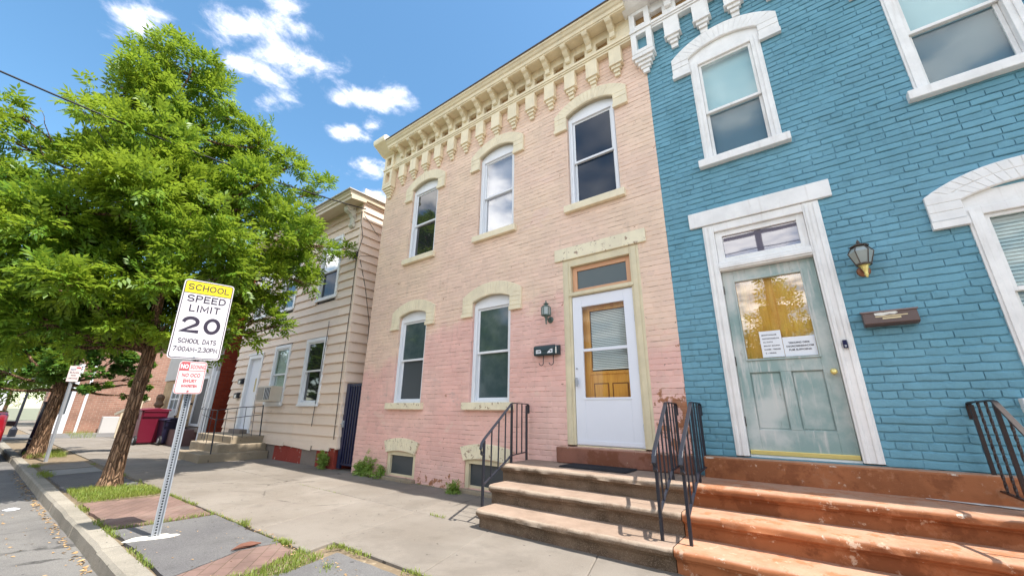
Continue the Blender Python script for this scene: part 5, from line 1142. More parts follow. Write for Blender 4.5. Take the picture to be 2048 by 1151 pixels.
# ------------------------------------------------------------------ signs
def sign_post():
    t = thing('speed_limit_sign', 'leaning school speed limit 20 sign on a perforated steel post in the foreground', 'road sign', (-5.38, -3.65, 0))
    m = MB(); top = (-5.30, -3.735, 2.55); b0 = (-5.38, -3.65, -.05)
    B0, T0 = Vector(b0), Vector(top); ax = (T0 - B0).normalized(); yv = Vector((.10, 1, 0)); yv = (yv - ax * yv.dot(ax)).normalized(); xv = yv.cross(ax)
    # U channel: web with holes, two flanges with lips, drawn along the post
    def quad(p, q, r, s): m.add([tuple(p), tuple(q), tuple(r), tuple(s)], [(0, 1, 2, 3)])
    Lh = (T0 - B0).length; n = int(Lh / .0254); st = Lh / n; w = .016; hw = .0075
    F = lambda a, b, h: B0 + yv * a + xv * b + ax * h
    for i in range(n):
        h0, h1 = i * st, (i + 1) * st; hm = (h0 + h1) / 2; k = st * .33
        quad(F(-w, 0, h0), F(-hw, 0, h0), F(-hw, 0, h1), F(-w, 0, h1)); quad(F(hw, 0, h0), F(w, 0, h0), F(w, 0, h1), F(hw, 0, h1))
        quad(F(-hw, 0, h0), F(hw, 0, h0), F(hw, 0, hm - k), F(-hw, 0, hm - k)); quad(F(-hw, 0, hm + k), F(hw, 0, hm + k), F(hw, 0, h1), F(-hw, 0, h1))
    for s in (-1, 1):
        quad(F(s * w, 0, 0), F(s * (w + .009), .030, 0), F(s * (w + .009), .030, Lh), F(s * w, 0, Lh)); quad(F(s * (w + .009), .030, 0), F(s * (w + .019), .030, 0), F(s * (w + .019), .030, Lh), F(s * (w + .009), .030, Lh))
    post = m.build('post', MT['galv'], t, recalc=False); sm = post.modifiers.new('sheet', 'SOLIDIFY'); sm.thickness = .003
    m = MB(); m.add([tuple(F(a, -.004, h)) for a, h in ((-.019, .0), (.019, .0), (.019, Lh), (-.019, Lh))], [(0, 1, 2, 3)]); m.build('post_core', MT['dark'], t, recalc=False)
    # plates: frame(u right, v up, w outward)
    n_ = Vector((1, -.12, 0.0)).normalized(); 
    def plate(nm, c, W, H, mat, tilt, rad=.035, th=.003):
        up = (ax * math.cos(tilt)).normalized(); nn = (n_ - up * n_.dot(up)).normalized(); ri = up.cross(nn)
        fr = lambda u, v, w: tuple(Vector(c) + ri * u + up * v + nn * w)
        return fr
    def rrect(W, H, rd, n=6):
        o = []
        for cx, cy, a in ((W / 2 - rd, H / 2 - rd, 0), (-W / 2 + rd, H / 2 - rd, 90), (-W / 2 + rd, -H / 2 + rd, 180), (W / 2 - rd, -H / 2 + rd, 270)):
            for i in range(n + 1): q = R(a + 90 * i / n); o.append((cx + rd * math.cos(q), cy + rd * math.sin(q)))
        return o
    def panel(nm, fr, pts, w0, w1, mat, par):
        m = MB(); k = len(pts); m.add([fr(u, v, w0) for u, v in pts] + [fr(u, v, w1) for u, v in pts], [tuple(range(k, 2 * k)), tuple(reversed(range(k)))] + [(i, (i + 1) % k, k + (i + 1) % k, k + i) for i in range(k)]); return m.build(nm, mat, par)
    def ring(nm, fr, W, H, rd, wd, w, mat, par):
        a, b = rrect(W, H, rd), rrect(W - 2 * wd, H - 2 * wd, max(rd - wd, .004)); k = len(a); m = MB(); m.add([fr(u, v, w) for u, v in a] + [fr(u, v, w) for u, v in b], [(i, (i + 1) % k, k + (i + 1) % k, k + i) for i in range(k)]); return m.build(nm, mat, par, recalc=False)
    c = (-5.27, -3.752, 2.135); W, H = .455, .86
    fr = plate('a', c, W, H, None, 0)
    pl = panel('sign_plate', fr, rrect(W, H, .036), 0, .003, MT['sign_white'], t)
    ring('border', fr, W - .018, H - .018, .030, .0075, .0042, MT['ink_purple'], pl)
    tp = [p for p in rrect(W - .034, H - .034, .022) if p[1] > H / 2 - .14]; tp = tp + [(-(W - .034) / 2, H / 2 - .145), ((W - .034) / 2, H / 2 - .145)]
    panel('yellow_panel', fr, tp, .0031, .0040, MT['sign_yellow'], pl)
    m = MB(); m.add([fr(u, v, .0044) for u, v in ((-W / 2 + .017, H / 2 - .150), (W / 2 - .017, H / 2 - .150), (W / 2 - .017, H / 2 - .1445), (-W / 2 + .017, H / 2 - .1445))], [(0, 1, 2, 3)]); m.build('divider', MT['ink_purple'], pl, recalc=False)
    fw = lambda u, v, w: fr(u, v, .0045 + w)
    IK = MT['ink_purple']
    strokes('SCHOOL', .0, .352, .068, .375, .0095, fw, IK, pl); strokes('SPEED', .0, .225, .076, .35, .0125, fw, IK, pl); strokes('LIMIT', .0, .118, .076, .275, .0125, fw, IK, pl, .42)
    strokes('20', .0, -.062, .178, .345, .034, fw, IK, pl, .42, 'numerals'); strokes('SCHOOL DATS', .0, -.238, .052, .335, .0072, fw, IK, pl); strokes('7:00AM-2.30PM', .0, -.325, .052, .385, .0072, fw, IK, pl)
    c2 = (-5.275, -3.722, 1.515); W2, H2 = .235, .335
    fr2 = plate('b', c2, W2, H2, None, 0)
    p2 = panel('parking_plate', fr2, rrect(W2, H2, .030), 0, .003, MT['sign_pinkish'], t)
    ring('border', fr2, W2 - .012, H2 - .012, .026, .005, .0042, MT['sign_red'], p2)
    panel('red_block', fr2, [(-W2 / 2 + .010, .072), (-.030, .072), (-.030, H2 / 2 - .012), (-W2 / 2 + .016, H2 / 2 - .012)], .0031, .0040, MT['sign_red'], p2)
    m = MB(); m.add([fr2(u, v, .0044) for u, v in ((-W2 / 2 + .011, .069), (W2 / 2 - .011, .069), (W2 / 2 - .011, .074), (-W2 / 2 + .011, .074))], [(0, 1, 2, 3)]); m.build('divider', MT['sign_red'], p2, recalc=False)
    fw2 = lambda u, v, w: fr2(u, v, .0042 + w)
    lettering([('NO', -.070, .113, .046, .04, .062)], fw2, MT['paper'], p2)
    lettering([('SIOONING', .042, .112, .042, .012, .125), ('NO OCO', .0, .025, .038, .022, .155), ('EWURY', .0, -.035, .034, .035, .115), ('WWPETEN', .0, -.088, .028, .045, .135)], fw2, MT['sign_red'], p2)
    m = MB(); m.lathe([(.009, 0), (.009, .006)], (0, 0, 0), 8); m.v = [fr2(x, -.138 + y, .003 + z) for x, y, z in m.v]; m.build('bolt', MT['sign_red'], p2)
    m = MB(); m.lathe([(.009, 0), (.009, .006)], (0, 0, 0), 8); m.v = [fr(x, -.405 + y, .003 + z) for x, y, z in m.v]; m.build('bolt', MT['galv'], pl)
    m = MB(); pts = []
    for i in range(28): a = 2 * math.pi * i / 28; w = .8 + .35 * mnoise.noise((math.cos(a) * 1.4, math.sin(a) * 1.4, 3)); pts.append((-5.375 + .10 * w * math.cos(a) + .05 * math.sin(a), -3.655 + .20 * w * math.sin(a)))
    m.add([(x, y, .012) for x, y in pts] + [(x * 1. + (x + 5.38) * .15, y + (y + 3.65) * .15, .003) for x, y in pts], [tuple(range(28))] + [(i, (i + 1) % 28, 28 + (i + 1) % 28, 28 + i) for i in range(28)]); m.build('footing', simple('white_mortar_footing', (.62, .58, .50), .9, .15, 12, .4, 60), t)
sign_post()
def parking_sign():
    t = thing('parking_sign', 'small faded parking sign on a bare steel post beyond the ash tree', 'road sign', (-14.72, -3.61, 0))
    m = MB(); m.bar([(-14.72, -3.61, -.03), (-14.70, -3.66, 2.2)], .05, .05); m.build('post', MT['galv'], t)
    c = Vector((-14.66, -3.655, 1.995)); n_ = Vector((1, -.1, 0)).normalized(); ri = Vector((0, 0, 1)).cross(n_); up = Vector((0, -.02, 1)).normalized()
    fr = lambda u, v, w: tuple(c + ri * u + up * v + n_ * w)
    m = MB(); k = 4; pts = [(-.10, -.19), (.10, -.19), (.10, .19), (-.10, .19)]; m.add([fr(u, v, 0) for u, v in pts] + [fr(u, v, .004) for u, v in pts], [(4, 5, 6, 7), (3, 2, 1, 0)] + [(i, (i + 1) % 4, 4 + (i + 1) % 4, 4 + i) for i in range(4)]); pl = m.build('sign_plate', MT['sign_pinkish'], t)
    fw = lambda u, v, w: fr(u, v, .005 + w)
    lettering([('NOT', -.03, .10, .045, .03, .09)], fw, MT['sign_blue'], pl); lettering([('BLAUOI', .0, .03, .035, .02, .15), ('FOR', 0, -.04, .032, .02, .08), ('LIMITING', 0, -.11, .03, .02, .16)], fw, MT['ink_purple'], pl)
    m = MB(); m.add([fw(u, v, 0) for u, v in ((.015, .13), (.09, .13), (.09, .165), (.015, .165))], [(0, 1, 2, 3)]); m.build('red_mark', MT['sign_red'], pl)
parking_sign()

# ------------------------------------------------------------------ trees
def leaf_mesh(name, mat, parent, P, D, kind, seed, size=1.0):
    """compound leaves: P sprig bases (n,3), D directions (n,3)"""
    g = np.random.default_rng(seed); n = len(P); P = np.asarray(P, float); D = np.asarray(D, float); D /= np.linalg.norm(D, axis=1)[:, None] + 1e-9
    up = np.array([0, 0, 1.]) + g.normal(0, .38, (n, 3)); S = np.cross(D, up); S /= np.linalg.norm(S, axis=1)[:, None] + 1e-9; U = np.cross(S, D)
    if kind == 'ash': lay = [(.30, 1), (.30, -1), (.58, 1), (.58, -1), (.85, 1), (.85, -1), (1., 0)]; L, W, rach = .108, .042, .19
    elif kind == 'maple': lay = [(.0, 0), (.0, .75), (.0, -.75), (-.02, 1.5), (-.02, -1.5)]; L, W, rach = .085, .050, .01
    else: lay = [(.2, 1), (.4, -1), (.7, 1), (.8, -1), (1., 0)]; L, W, rach = .18, .08, .3
    V = []; sz = size * g.uniform(.75, 1.2, n)[:, None]
    for t, sd in lay:
        b = P + D * (rach * t * sz) - U * (.03 * t * t * sz)
        if kind == 'maple': d = D * math.cos(sd) + S * math.sin(sd); s = -D * math.sin(sd) + S * math.cos(sd); l = L * (1 - .18 * abs(sd))
        else:
            d = D * (.55 if sd else 1.) + S * (.85 * sd); d = d / np.linalg.norm(d, axis=1)[:, None]; s = np.cross(d, U); s /= np.linalg.norm(s, axis=1)[:, None] + 1e-9; l = L
        d = d - U * g.uniform(.05, .45, (n, 1)); u2 = U + g.normal(0, .25, (n, 3))
        V.append(np.stack([b, b + d * l * .45 * sz + s * W * .5 * sz + u2 * .010, b + d * l * sz - U * .01, b + d * l * .45 * sz - s * W * .5 * sz + u2 * .010], 1))
    V = np.concatenate(V, 0).reshape(-1, 3); off = WL.get(parent.name, Vector((0, 0, 0))); V -= np.array(off)
    k = len(V) // 4; me = bpy.data.meshes.new(name); me.vertices.add(len(V)); me.vertices.foreach_set('co', V.astype(np.float32).ravel())
    me.loops.add(4 * k); me.loops.foreach_set('vertex_index', np.arange(4 * k, dtype=np.int32)); me.polygons.add(k); me.polygons.foreach_set('loop_start', np.arange(0, 4 * k, 4, dtype=np.int32))
    me.update(); me.validate(); me.materials.append(mat); o = bpy.data.objects.new(name, me); scene.collection.objects.link(o); o.parent = parent; return o
def crooked(a, b, n, amp, seed):
    a, b = Vector(a), Vector(b); out = []
    for i in range(n + 1):
        t = i / n; p = a.lerp(b, t); w = mnoise.noise_vector(Vector((seed * 3.7, t * 2.3, seed))) * amp * math.sin(math.pi * t); out.append(p + w)
    return out
def tree(name, label, loc, blobs, kind, mat, n_leaf, seed, trunk_r, fork, group=None, cat='tree', twig=(), lean_=0., sub=9):
    t = thing(name, label, cat, loc, group); g = np.random.default_rng(seed); r = random.Random(seed)
    base_ = Vector(loc); m = MB()
    fk = base_ + Vector((lean_, 0, fork))
    path = crooked(base_ - Vector((0, 0, .1)), fk, 9, .03, seed); rad = [trunk_r * (1.0 + .75 * math.exp(-i * 1.3) - .018 * i) for i in range(10)]
    rad[-1] *= 1.12; rad[-2] *= 1.03
    # ring by ring, with a rough, buttressed outline
    nn = 22; vs = []; fs = []
    dense = [path[0].lerp(path[-1], 0)]; 
    for i, p in enumerate(path):
        for k in range(nn):
            a = 2 * math.pi * k / nn; q = rad[i] * (1 + .10 * mnoise.noise((math.cos(a) * 1.5, math.sin(a) * 1.5, i * .45 + seed)) + .16 * math.exp(-i * 1.1) * math.sin(5 * a + seed)); vs.append((p.x + q * math.cos(a), p.y + q * math.sin(a), p.z))
    for i in range(len(path) - 1):
        for k in range(nn): fs.append((i * nn + k, i * nn + (k + 1) % nn, (i + 1) * nn + (k + 1) % nn, (i + 1) * nn + k))
    m.add(vs, fs)
    # leaders and limbs to the foliage masses
    cs = [(Vector(b[:3]), b[3]) for b in blobs]; top = max(cs, key=lambda c: c[0].z)[0]
    lead = [fk + (top - fk) * .42 + Vector((.1, .2, 0)), fk + (top - fk) * .72]
    m.tube([path[-2]] + crooked(fk, lead[0], 5, .12, seed + 1)[0:] + crooked(lead[0], lead[1], 4, .1, seed + 2)[1:] + crooked(lead[1], top, 4, .08, seed + 3)[1:], [trunk_r * k for k in (.86, .80, .74, .68, .62, .56, .5, .44, .38, .32, .27, .2, .15, .1, .05)][:15], 10)
    for i, (c, rr) in enumerate(cs):
        s = fk if c.z < fk.z + 1.5 else (lead[0] if c.z < lead[1].z + .3 else lead[1]); s = s + Vector((r.uniform(-.04, .04), r.uniform(-.04, .04), r.uniform(-.15, .1)))
        mid = s.lerp(c, .5) + Vector((0, 0, -.06 - .05 * (c - s).length * .4)); L = (c - s).length; r0 = min(trunk_r * .42, .018 + .022 * L)
        pa = crooked(s, mid, 3, .1, seed + i * 5) + crooked(mid, c, 3, .08, seed + i * 7)[1:]; m.tube(pa, [r0 * (1 - .13 * k) for k in range(len(pa))], 6)
        for q in range(4):
            e = c + Vector(g.normal(0, 1, 3)).normalized() * rr * .85; m.tube(crooked(c.lerp(mid, .25), e, 3, .06, seed + i + q), [.012, .009, .006, .003], 5)
    for a, b in twig:
        m.tube(crooked(a, b, 4, .06, 3), [.010, .008, .006, .004, .002], 5)
    m.build('trunk', MT['bark'], t, smooth=True)
    # leaf sprays: every mass is split into small clumps so that gaps remain between them
    Ps, Ds = [], []; vol = sum(b[3] ** 2.2 for b in blobs)
    for i, (c, rr) in enumerate(cs):
        nb = int(n_leaf * rr ** 2.2 / vol); ns = max(4, int(sub * (rr / .5) ** 1.6))
        d = g.normal(0, 1, (ns, 3)); d /= np.linalg.norm(d, axis=1)[:, None]; cl = np.array(c) + d * (rr * g.uniform(.35, 1.05, (ns, 1))) * np.array([1, 1, .9]); cr = rr * g.uniform(.18, .36, ns)
        pick = g.integers(0, ns, nb); dd = g.normal(0, 1, (nb, 3)); dd /= np.linalg.norm(dd, axis=1)[:, None]
        rad_ = cr[pick][:, None] * g.uniform(.15, 1.0, (nb, 1)) ** .6; p = cl[pick] + dd * rad_ * np.array([1.0, 1.0, .85])
        out = p - np.array(c); out /= np.linalg.norm(out, axis=1)[:, None] + 1e-6
        Ds.append(dd * .5 + out * .5 + np.array([0, 0, .32]) + g.normal(0, .28, (nb, 3))); Ps.append(p)
    leaf_mesh('crown', mat, t, np.concatenate(Ps), np.concatenate(Ds), kind, seed)
    return t
ASH = [(-9.41, -4.46, 8.08, 0.36), (-9.7, -4.63, 7.72, 0.42), (-9.17, -4.04, 7.97, 0.39), (-9.49, -4.87, 7.01, 0.44), (-9.37, -4.25, 7.08, 0.65), (-9.41, -3.53, 7.79, 0.49), (-9.13, -4.86, 6.03, 0.33), (-8.85, -4.3, 5.84, 0.68), (-9.6, -3.52, 6.7, 0.7), (-9.61, -3.18, 7.54, 0.4), (-9.79, -5.1, 6.48, 0.24), (-9.87, -3.02, 6.47, 0.63), (-9.2, -2.34, 7.0, 0.52), (-8.95, -1.89, 6.74, 0.31), (-8.7, -2.51, 5.78, 0.6), (-9.16, -1.56, 5.76, 0.56), (-9.14, -1.02, 6.58, 0.26), (-8.67, -1.94, 4.82, 0.66), (-8.95, -0.92, 4.97, 0.43), (-9.3, -1.26, 4.48, 0.55), (-9.12, -1.81, 3.79, 0.56), (-8.94, -1.87, 2.97, 0.35), (-9.59, -2.19, 3.43, 0.55), (-9.24, -3.5, 5.35, 0.79), (-8.62, -4.21, 4.66, 0.72), (-9.28, -4.77, 5.11, 0.52), (-10.28, -5.16, 5.4, 0.34), (-9.05, -5.06, 4.12, 0.55), (-9.88, -5.44, 4.4, 0.53), (-10.38, -5.78, 5.59, 0.4), (-10.48, -5.94, 6.22, 0.26), (-10.05, -5.95, 4.84, 0.59), (-9.33, -5.09, 3.5, 0.58), (-9.79, -5.46, 3.32, 0.64), (-9.72, -4.53, 4.09, 0.74), (-9.76, -3.71, 4.1, 0.85), (-8.25, -3.34, 4.05, 0.7), (-8.54, -2.86, 3.69, 0.61), (-9.35, -4.12, 3.2, 0.64), (-9.75, -4.65, 2.95, 0.54), (-9.32, -5.06, 2.63, 0.35), (-10.1, -3.32, 3.35, 0.65), (-9.98, -2.65, 3.17, 0.59), (-9.27, -2.04, 2.56, 0.25), (-9.06, -1.42, 2.96, 0.2), (-9.93, -4.01, 2.59, 0.33), (-10.0, -4.41, 2.53, 0.24), (-9.96, -2.48, 2.35, 0.25), (-10.71, -3.78, 5.25, 0.8), (-10.29, -2.58, 5.53, 0.87), (-10.9, -4.62, 4.27, 0.72), (-10.5, -4.45, 6.26, 0.58), (-8.76, -0.39, 5.08, 0.16), (-8.98, -1.03, 3.98, 0.3)] + [(-8.81, -3.89, 2.64, 0.38), (-8.62, -3.4, 2.55, 0.3), (-9.28, -4.82, 2.44, 0.39), (-9.36, -4.18, 2.24, 0.34), (-9.99, -3.73, 2.28, 0.25), (-8.18, -3.65, 3.2, 0.42), (-8.56, -4.67, 2.98, 0.48), (-9.8, -4.92, 2.17, 0.32), (-8.89, -2.68, 2.61, 0.35), (-10.15, -3.57, 3.19, 0.54)]
tw = [((-9.9, -5.35, 5.6), (-9.9, -5.62, 6.15)), ((-9.85, -5.15, 5.35), (-9.75, -5.05, 6.1)), ((-9.85, -5.15, 5.35), (-9.75, -4.85, 6.0)), ((-9.8, -5.0, 5.2), (-9.7, -4.75, 5.6)), ((-9.9, -5.3, 5.2), (-9.8, -5.5, 5.5))]
tree('ash_tree', 'tall bright green ash tree in the pavement behind the speed limit sign', (-9.22, -3.38, 0), ASH, 'ash', MT['leaf_ash'], 16500, 5, .108, 2.25, twig=tw, sub=15)
MAP = [(-16.1, -4.2, 3.3, .75), (-16.3, -4.9, 3.1, .75), (-15.9, -3.3, 3.2, .7), (-15.8, -2.8, 2.6, .6), (-16.2, -4.1, 2.4, .8), (-15.6, -3.6, 2.3, .6), (-16.2, -5.1, 2.2, .7), (-16.0, -2.4, 2.0, .45), (-15.7, -3.1, 1.85, .35), (-16.3, -5.2, 1.75, .45), (-16.6, -3.2, 3.9, .7), (-16.4, -4.6, 4.2, .8), (-17.0, -3.8, 3.0, .9), (-15.9, -1.95, 1.95, .38), (-15.9, -2.2, 1.55, .28), (-15.8, -2.5, 2.35, .45)]
tree('maple_tree', 'low dark green maple tree beyond the parking sign at the kerb', (-16.1, -3.68, 0), MAP, 'maple', MT['leaf_maple'], 13000, 9, .15, 1.75)
def far_tree(label, loc, h, w, seed, name='street_tree', mat='leaf_far', n=1500, z0=.35, group=None):
    g = random.Random(seed); bl = []
    for i in range(11):
        a = g.uniform(0, 6.28); q = g.uniform(0, 1); z = h * (z0 + (1 - z0) * .9 * q); rr = w * (1 - .55 * q) * g.uniform(.2, .75); bl.append((loc[0] + rr * math.cos(a), loc[1] + rr * math.sin(a), loc[2] + z, w * g.uniform(.32, .5)))
    bl.append((loc[0], loc[1], loc[2] + h * .92, w * .35))
    return tree(name, label, loc, bl, 'far', MT[mat], n, seed, .10 + .018 * h, h * z0 * .8, group=group, sub=7)
far_tree('slim street tree far down the kerb behind the red car', (-23.5, -4.6, 0), 6.0, 1.7, 31)
far_tree('broad green tree behind the tan house and the teal fence', (-34, 5.5, 0), 9, 3.2, 33, n=2600, z0=.22)
far_tree('large round tree behind the corner building', (-43, -1, 0), 11, 4.2, 35, n=2200, z0=.25)
far_tree('wide tree at the end of the street on the right side', (-58, -3, 0), 12, 5.0, 37, n=2200, z0=.15)
far_tree('wide tree at the end of the street on the left side', (-62, -14, 0), 12, 6.0, 39, n=2200, z0=.15)
def far_house(label, x, y, w, d, h, mat, roofm):
    t = thing('far_house', label, 'house', (x, y, 0)); m = MB(); m.box(x - w / 2, x + w / 2, y - d / 2, y + d / 2, -.1, h); m.build('wall', mat, t)
    m = MB(); m.prism([(y - d / 2 - .3, h + .001), (y + d / 2 + .3, h + .001), (y, h + d * .42)], 'x', x - w / 2 - .3, x + w / 2 + .3); m.build('roof', roofm, t)
    for k in (-.25, .25):
        for z in (1.0, 3.4):
            if z + 1.3 < h: m = MB(); m.box(x + w / 2 - .02, x + w / 2 + .04, y + k * d - .5, y + k * d + .5, z, z + 1.3); m.build('window', MT['glass_screen'], t)
far_house('far white house at the end of the street left of the maple trunk', -47, -6.5, 7, 6, 5.2, MT['white'], MT['roof_dark'])
far_house('far cream house behind the street lamp', -52, 4, 8, 7, 5.6, MT['siding'], MT['roof_dark'])

# weeds, grass, litter
def weed(label, x, y, h, n, seed):
    t = thing('weed', label, 'weed', (x, y, 0)); g = np.random.default_rng(seed); m = MB(); P = []; D = []
    for i in range(n):
        a = g.uniform(0, 6.28); L = h * g.uniform(.5, 1.0); e = Vector((x + .35 * L * math.cos(a), y + .3 * L * math.sin(a) - .02, L)); pa = crooked((x + g.uniform(-.12, .12), y - .02, 0), e, 4, .05, seed + i); m.tube(pa, [.004, .0035, .003, .002, .001], 5)
        for p in pa[1:]:
            for q in range(5): P.append(np.array(p) + g.normal(0, .02, 3)); D.append(g.normal(0, 1, 3) + np.array([0, -.2, .3]))
    m.build('stem', MT['weed'], t); leaf_mesh('foliage', MT['weed'], t, P, D, 'ash', seed, .42)
weed('leafy weed growing at the foot of the pink wall corner', -7.45, -.07, .27, 6, 3); weed('taller thin weed against the pink wall near the gate', -7.15, -.06, .36, 5, 4)
weed('bushy weed by the red foundation beside the navy gate', -8.75, -.10, .34, 8, 5); weed('tiny weed by the second basement window sill', -4.72, -.16, .10, 4, 6); weed('small weed in the first basement window corner', -6.75, -.10, .20, 3, 8)
def grass():
    g = np.random.default_rng(8); V = []
    def strip(x0, y0, x1, y1, wd, n, h):
        t = g.uniform(0, 1, n); k = np.array([mnoise.noise((x0 + (x1 - x0) * q) * np.array([1.7, 0, 0]) + np.array([0, y0 * 3 + (y1 - y0) * q * 1.7, 3.3])) if False else mnoise.noise(Vector(((x0 + (x1 - x0) * q) * 1.9, (y0 + (y1 - y0) * q) * 1.9, 3.3))) for q in t]); keep = k > -.12; t = t[keep]
        x = x0 + (x1 - x0) * t + g.normal(0, wd, len(t)); y = y0 + (y1 - y0) * t + g.normal(0, wd, len(t)); blade(x, y, h)
    def area(pts, n, h):
        p = np.array(pts); lo, hi = p.min(0), p.max(0); q = g.uniform(lo, hi, (n, 2)); ins = np.zeros(n, bool); j = len(p) - 1
        for i in range(len(p)):
            c = ((p[i, 1] > q[:, 1]) != (p[j, 1] > q[:, 1])) & (q[:, 0] < (p[j, 0] - p[i, 0]) * (q[:, 1] - p[i, 1]) / (p[j, 1] - p[i, 1] + 1e-9) + p[i, 0]); ins ^= c; j = i
        blade(q[ins, 0], q[ins, 1], h)
    def blade(x, y, h):
        n = len(x); a = g.uniform(0, 6.28, n); hh = h * g.uniform(.4, 1.2, n); w = g.uniform(.0018, .0035, n); l = g.uniform(.2, .9, n) * hh
        b = np.stack([x, y, np.full(n, -.005)], 1); s = np.stack([-np.sin(a) * w, np.cos(a) * w, 0 * w], 1); d = np.stack([np.cos(a) * l, np.sin(a) * l, hh], 1)
        mid = b + d * np.array([.35, .35, .6]); V.append(np.stack([b - s, b + s, mid + s * .8, mid - s * .8], 1)); V.append(np.stack([mid - s * .8, mid + s * .8, b + d + s * .1, b + d - s * .1], 1))
    area([(-9.25, -3.85), (-7.95, -3.85), (-7.98, -3.0), (-8.9, -3.02), (-9.3, -3.4)], 5200, .062); area([(-8.2, -3.1), (-7.9, -2.95), (-8.9, -2.93), (-8.9, -3.1)], 600, .05)
    area([(-3.78, -3.88), (-3.52, -3.88), (-3.47, -3.28), (-3.60, -2.90), (-3.95, -2.94), (-3.72, -3.4)], 2400, .042); strip(-3.4, -2.98, -2.8, -3.4, .03, 350, .035)
    strip(-4.35, -2.95, -3.78, -2.93, .028, 750, .038); strip(-3.75, -2.67, -2.2, -2.66, .022, 700, .03); strip(-3.80, -2.92, -3.74, -2.66, .02, 200, .04)
    strip(-6.7, -2.95, -4.4, -2.945, .012, 300, .03); strip(-7.9, -2.97, -6.7, -2.95, .02, 250, .035); strip(-6.02, -3.85, -5.98, -3.0, .016, 260, .05)
    strip(-7.9, -3.88, -5.4, -3.885, .022, 700, .04); strip(-5.4, -3.885, -3.2, -3.89, .014, 420, .045); strip(-13.5, -3.87, -11.2, -3.87, .05, 1100, .07); strip(-13.2, -3.05, -9.4, -2.98, .03, 900, .06)
    strip(-5.25, -2.93, -5.15, -2.94, .02, 90, .07); strip(-4.0, -1.34, -3.75, -1.34, .01, 60, .04); strip(-7.6, -1.33, -6.0, -1.33, .004, 60, .02); strip(-7.8, -.03, -3.6, -.04, .012, 350, .035)
    area([(-17.6, -3.85), (-15.6, -3.85), (-15.4, -3.2), (-17.8, -3.1)], 2200, .12); area([(-31, -1.8), (-24, -2.2), (-24, -1.5), (-29.5, -.9)], 900, .18)
    V_ = np.concatenate(V, 0).reshape(-1, 3); k = len(V_) // 4; me = bpy.data.meshes.new('grass'); me.from_pydata(V_.tolist(), [], np.arange(4 * k).reshape(-1, 4).tolist()); me.materials.append(MT['grass'])
    o = bpy.data.objects.new('grass', me); scene.collection.objects.link(o); o['kind'] = 'stuff'; o['label'] = 'tufts of grass growing in the verge and pavement joints'; o['category'] = 'grass'
    # dry leaves and crumbs along the gutter and joints
    m = MB(); r = random.Random(12)
    def leaf(x, y, z, s): a = r.uniform(0, 6.28); c, q = math.cos(a) * s, math.sin(a) * s; e = r.uniform(.15, .6) * s; m.add([(x - c, y - q, z), (x + q * .45, y - c * .45, z + e), (x + c, y + q, z + .002), (x - q * .45, y + c * .45, z + e * .4)], [(0, 1, 2, 3)])
    for i in range(420): x = -14 + 11 * r.random() ** .8; leaf(x, -4.08 - abs(r.gauss(0, .05)) , -.126, r.uniform(.010, .028))
    for i in range(90): leaf(r.uniform(-9, -3), -4.3 - abs(r.gauss(0, .3)), -.126, r.uniform(.008, .022))
    for i in range(60): leaf(r.uniform(-6, -3), r.uniform(-3.85, -3.0), .006, r.uniform(.006, .016))
    for i in range(140): leaf(r.uniform(-7, -2.6), -2.95 + r.gauss(0, .03), .003, r.uniform(.006, .018))
    for i in range(60): leaf(r.uniform(-7.8, -3.7), -.10 - abs(r.gauss(0, .05)), .004, r.uniform(.006, .016))
    o = m.build('fallen_leaves', MT['dry'], recalc=False); o['kind'] = 'stuff'; o['label'] = 'dry leaf litter along the kerb and joints'; o['category'] = 'leaf litter'
grass()
m = MB(); pa = [(-4.33, -3.36, .018), (-4.36, -3.28, .03), (-4.35, -3.2, .028), (-4.33, -3.12, .02)]; m.tube(pa, [.004, .018, .022, .006], 7)
base(tag(m.build('bark_piece', MT['barkpiece'], smooth=False, disp=(.014, 22.)), 'reddish piece of broken bark lying on the asphalt patch near the brick pavers', 'bark'), (-4.35, -3.25, .01))
m = MB(); m.lathe([(.005, 0), (.075, .0), (.08, .008), (.06, .014), (.005, .012)], (-8.9, -4.35, -.126), 14); base(tag(m.build('flattened_plate', MT['paper'], disp=(.01, 9.)), 'flattened white paper plate in the gutter near the ash tree', 'litter'), (-8.9, -4.35, -.126))

# ------------------------------------------------------------------ wires
def wire(name, label, pts, r, cat='cable', par=None):
    m = MB(); m.tube(pts, r, 6); o = m.build(name, MT['cable'], par, smooth=True)
    return base(tag(o, label, cat), pts[0]) if par is None else o
W0, W1 = Vector((-8.62, -.06, 6.30)), Vector((-8.6, -11.9, 6.55)); pts = []
for i in range(25): k = i / 24; p = W0.lerp(W1, k); p.z -= .62 * 4 * k * (1 - k); pts.append(tuple(p))
wire('service_wire', 'black service wire sagging from the eave of the clapboard house across the sky', pts, .014)
pts = [(-8.60, -5.15, 5.72), (-8.7, -4.8, 5.4), (-9.0, -4.3, 5.15), (-9.3, -3.9, 5.2)]
wire('loose_wire', 'thin loose black wire hanging from the service wire into the ash tree', pts, .006)
def cl(x, y, z): return lean(x, y, z)
t = thing('wall_cable', 'tangled black cables running down the corner of the clapboard house', 'cable', (-8.6, -.05, .6))
P1 = [cl(CHX1 - .02, -.04, z) for z in (6.3, 6.0)] + [(-8.60, -.05, 5.5), cl(CHX1 - .03, -.045, 5.0), cl(CHX1 - .06, -.045, 3.6), cl(CHX1 - .10, -.045, 2.4), cl(CHX1 - .12, -.045, 1.2), cl(CHX1 - .13, -.045, .6)]
m = MB(); m.tube(P1, .008, 5); m.build('down_cable', MT['cable'], t)
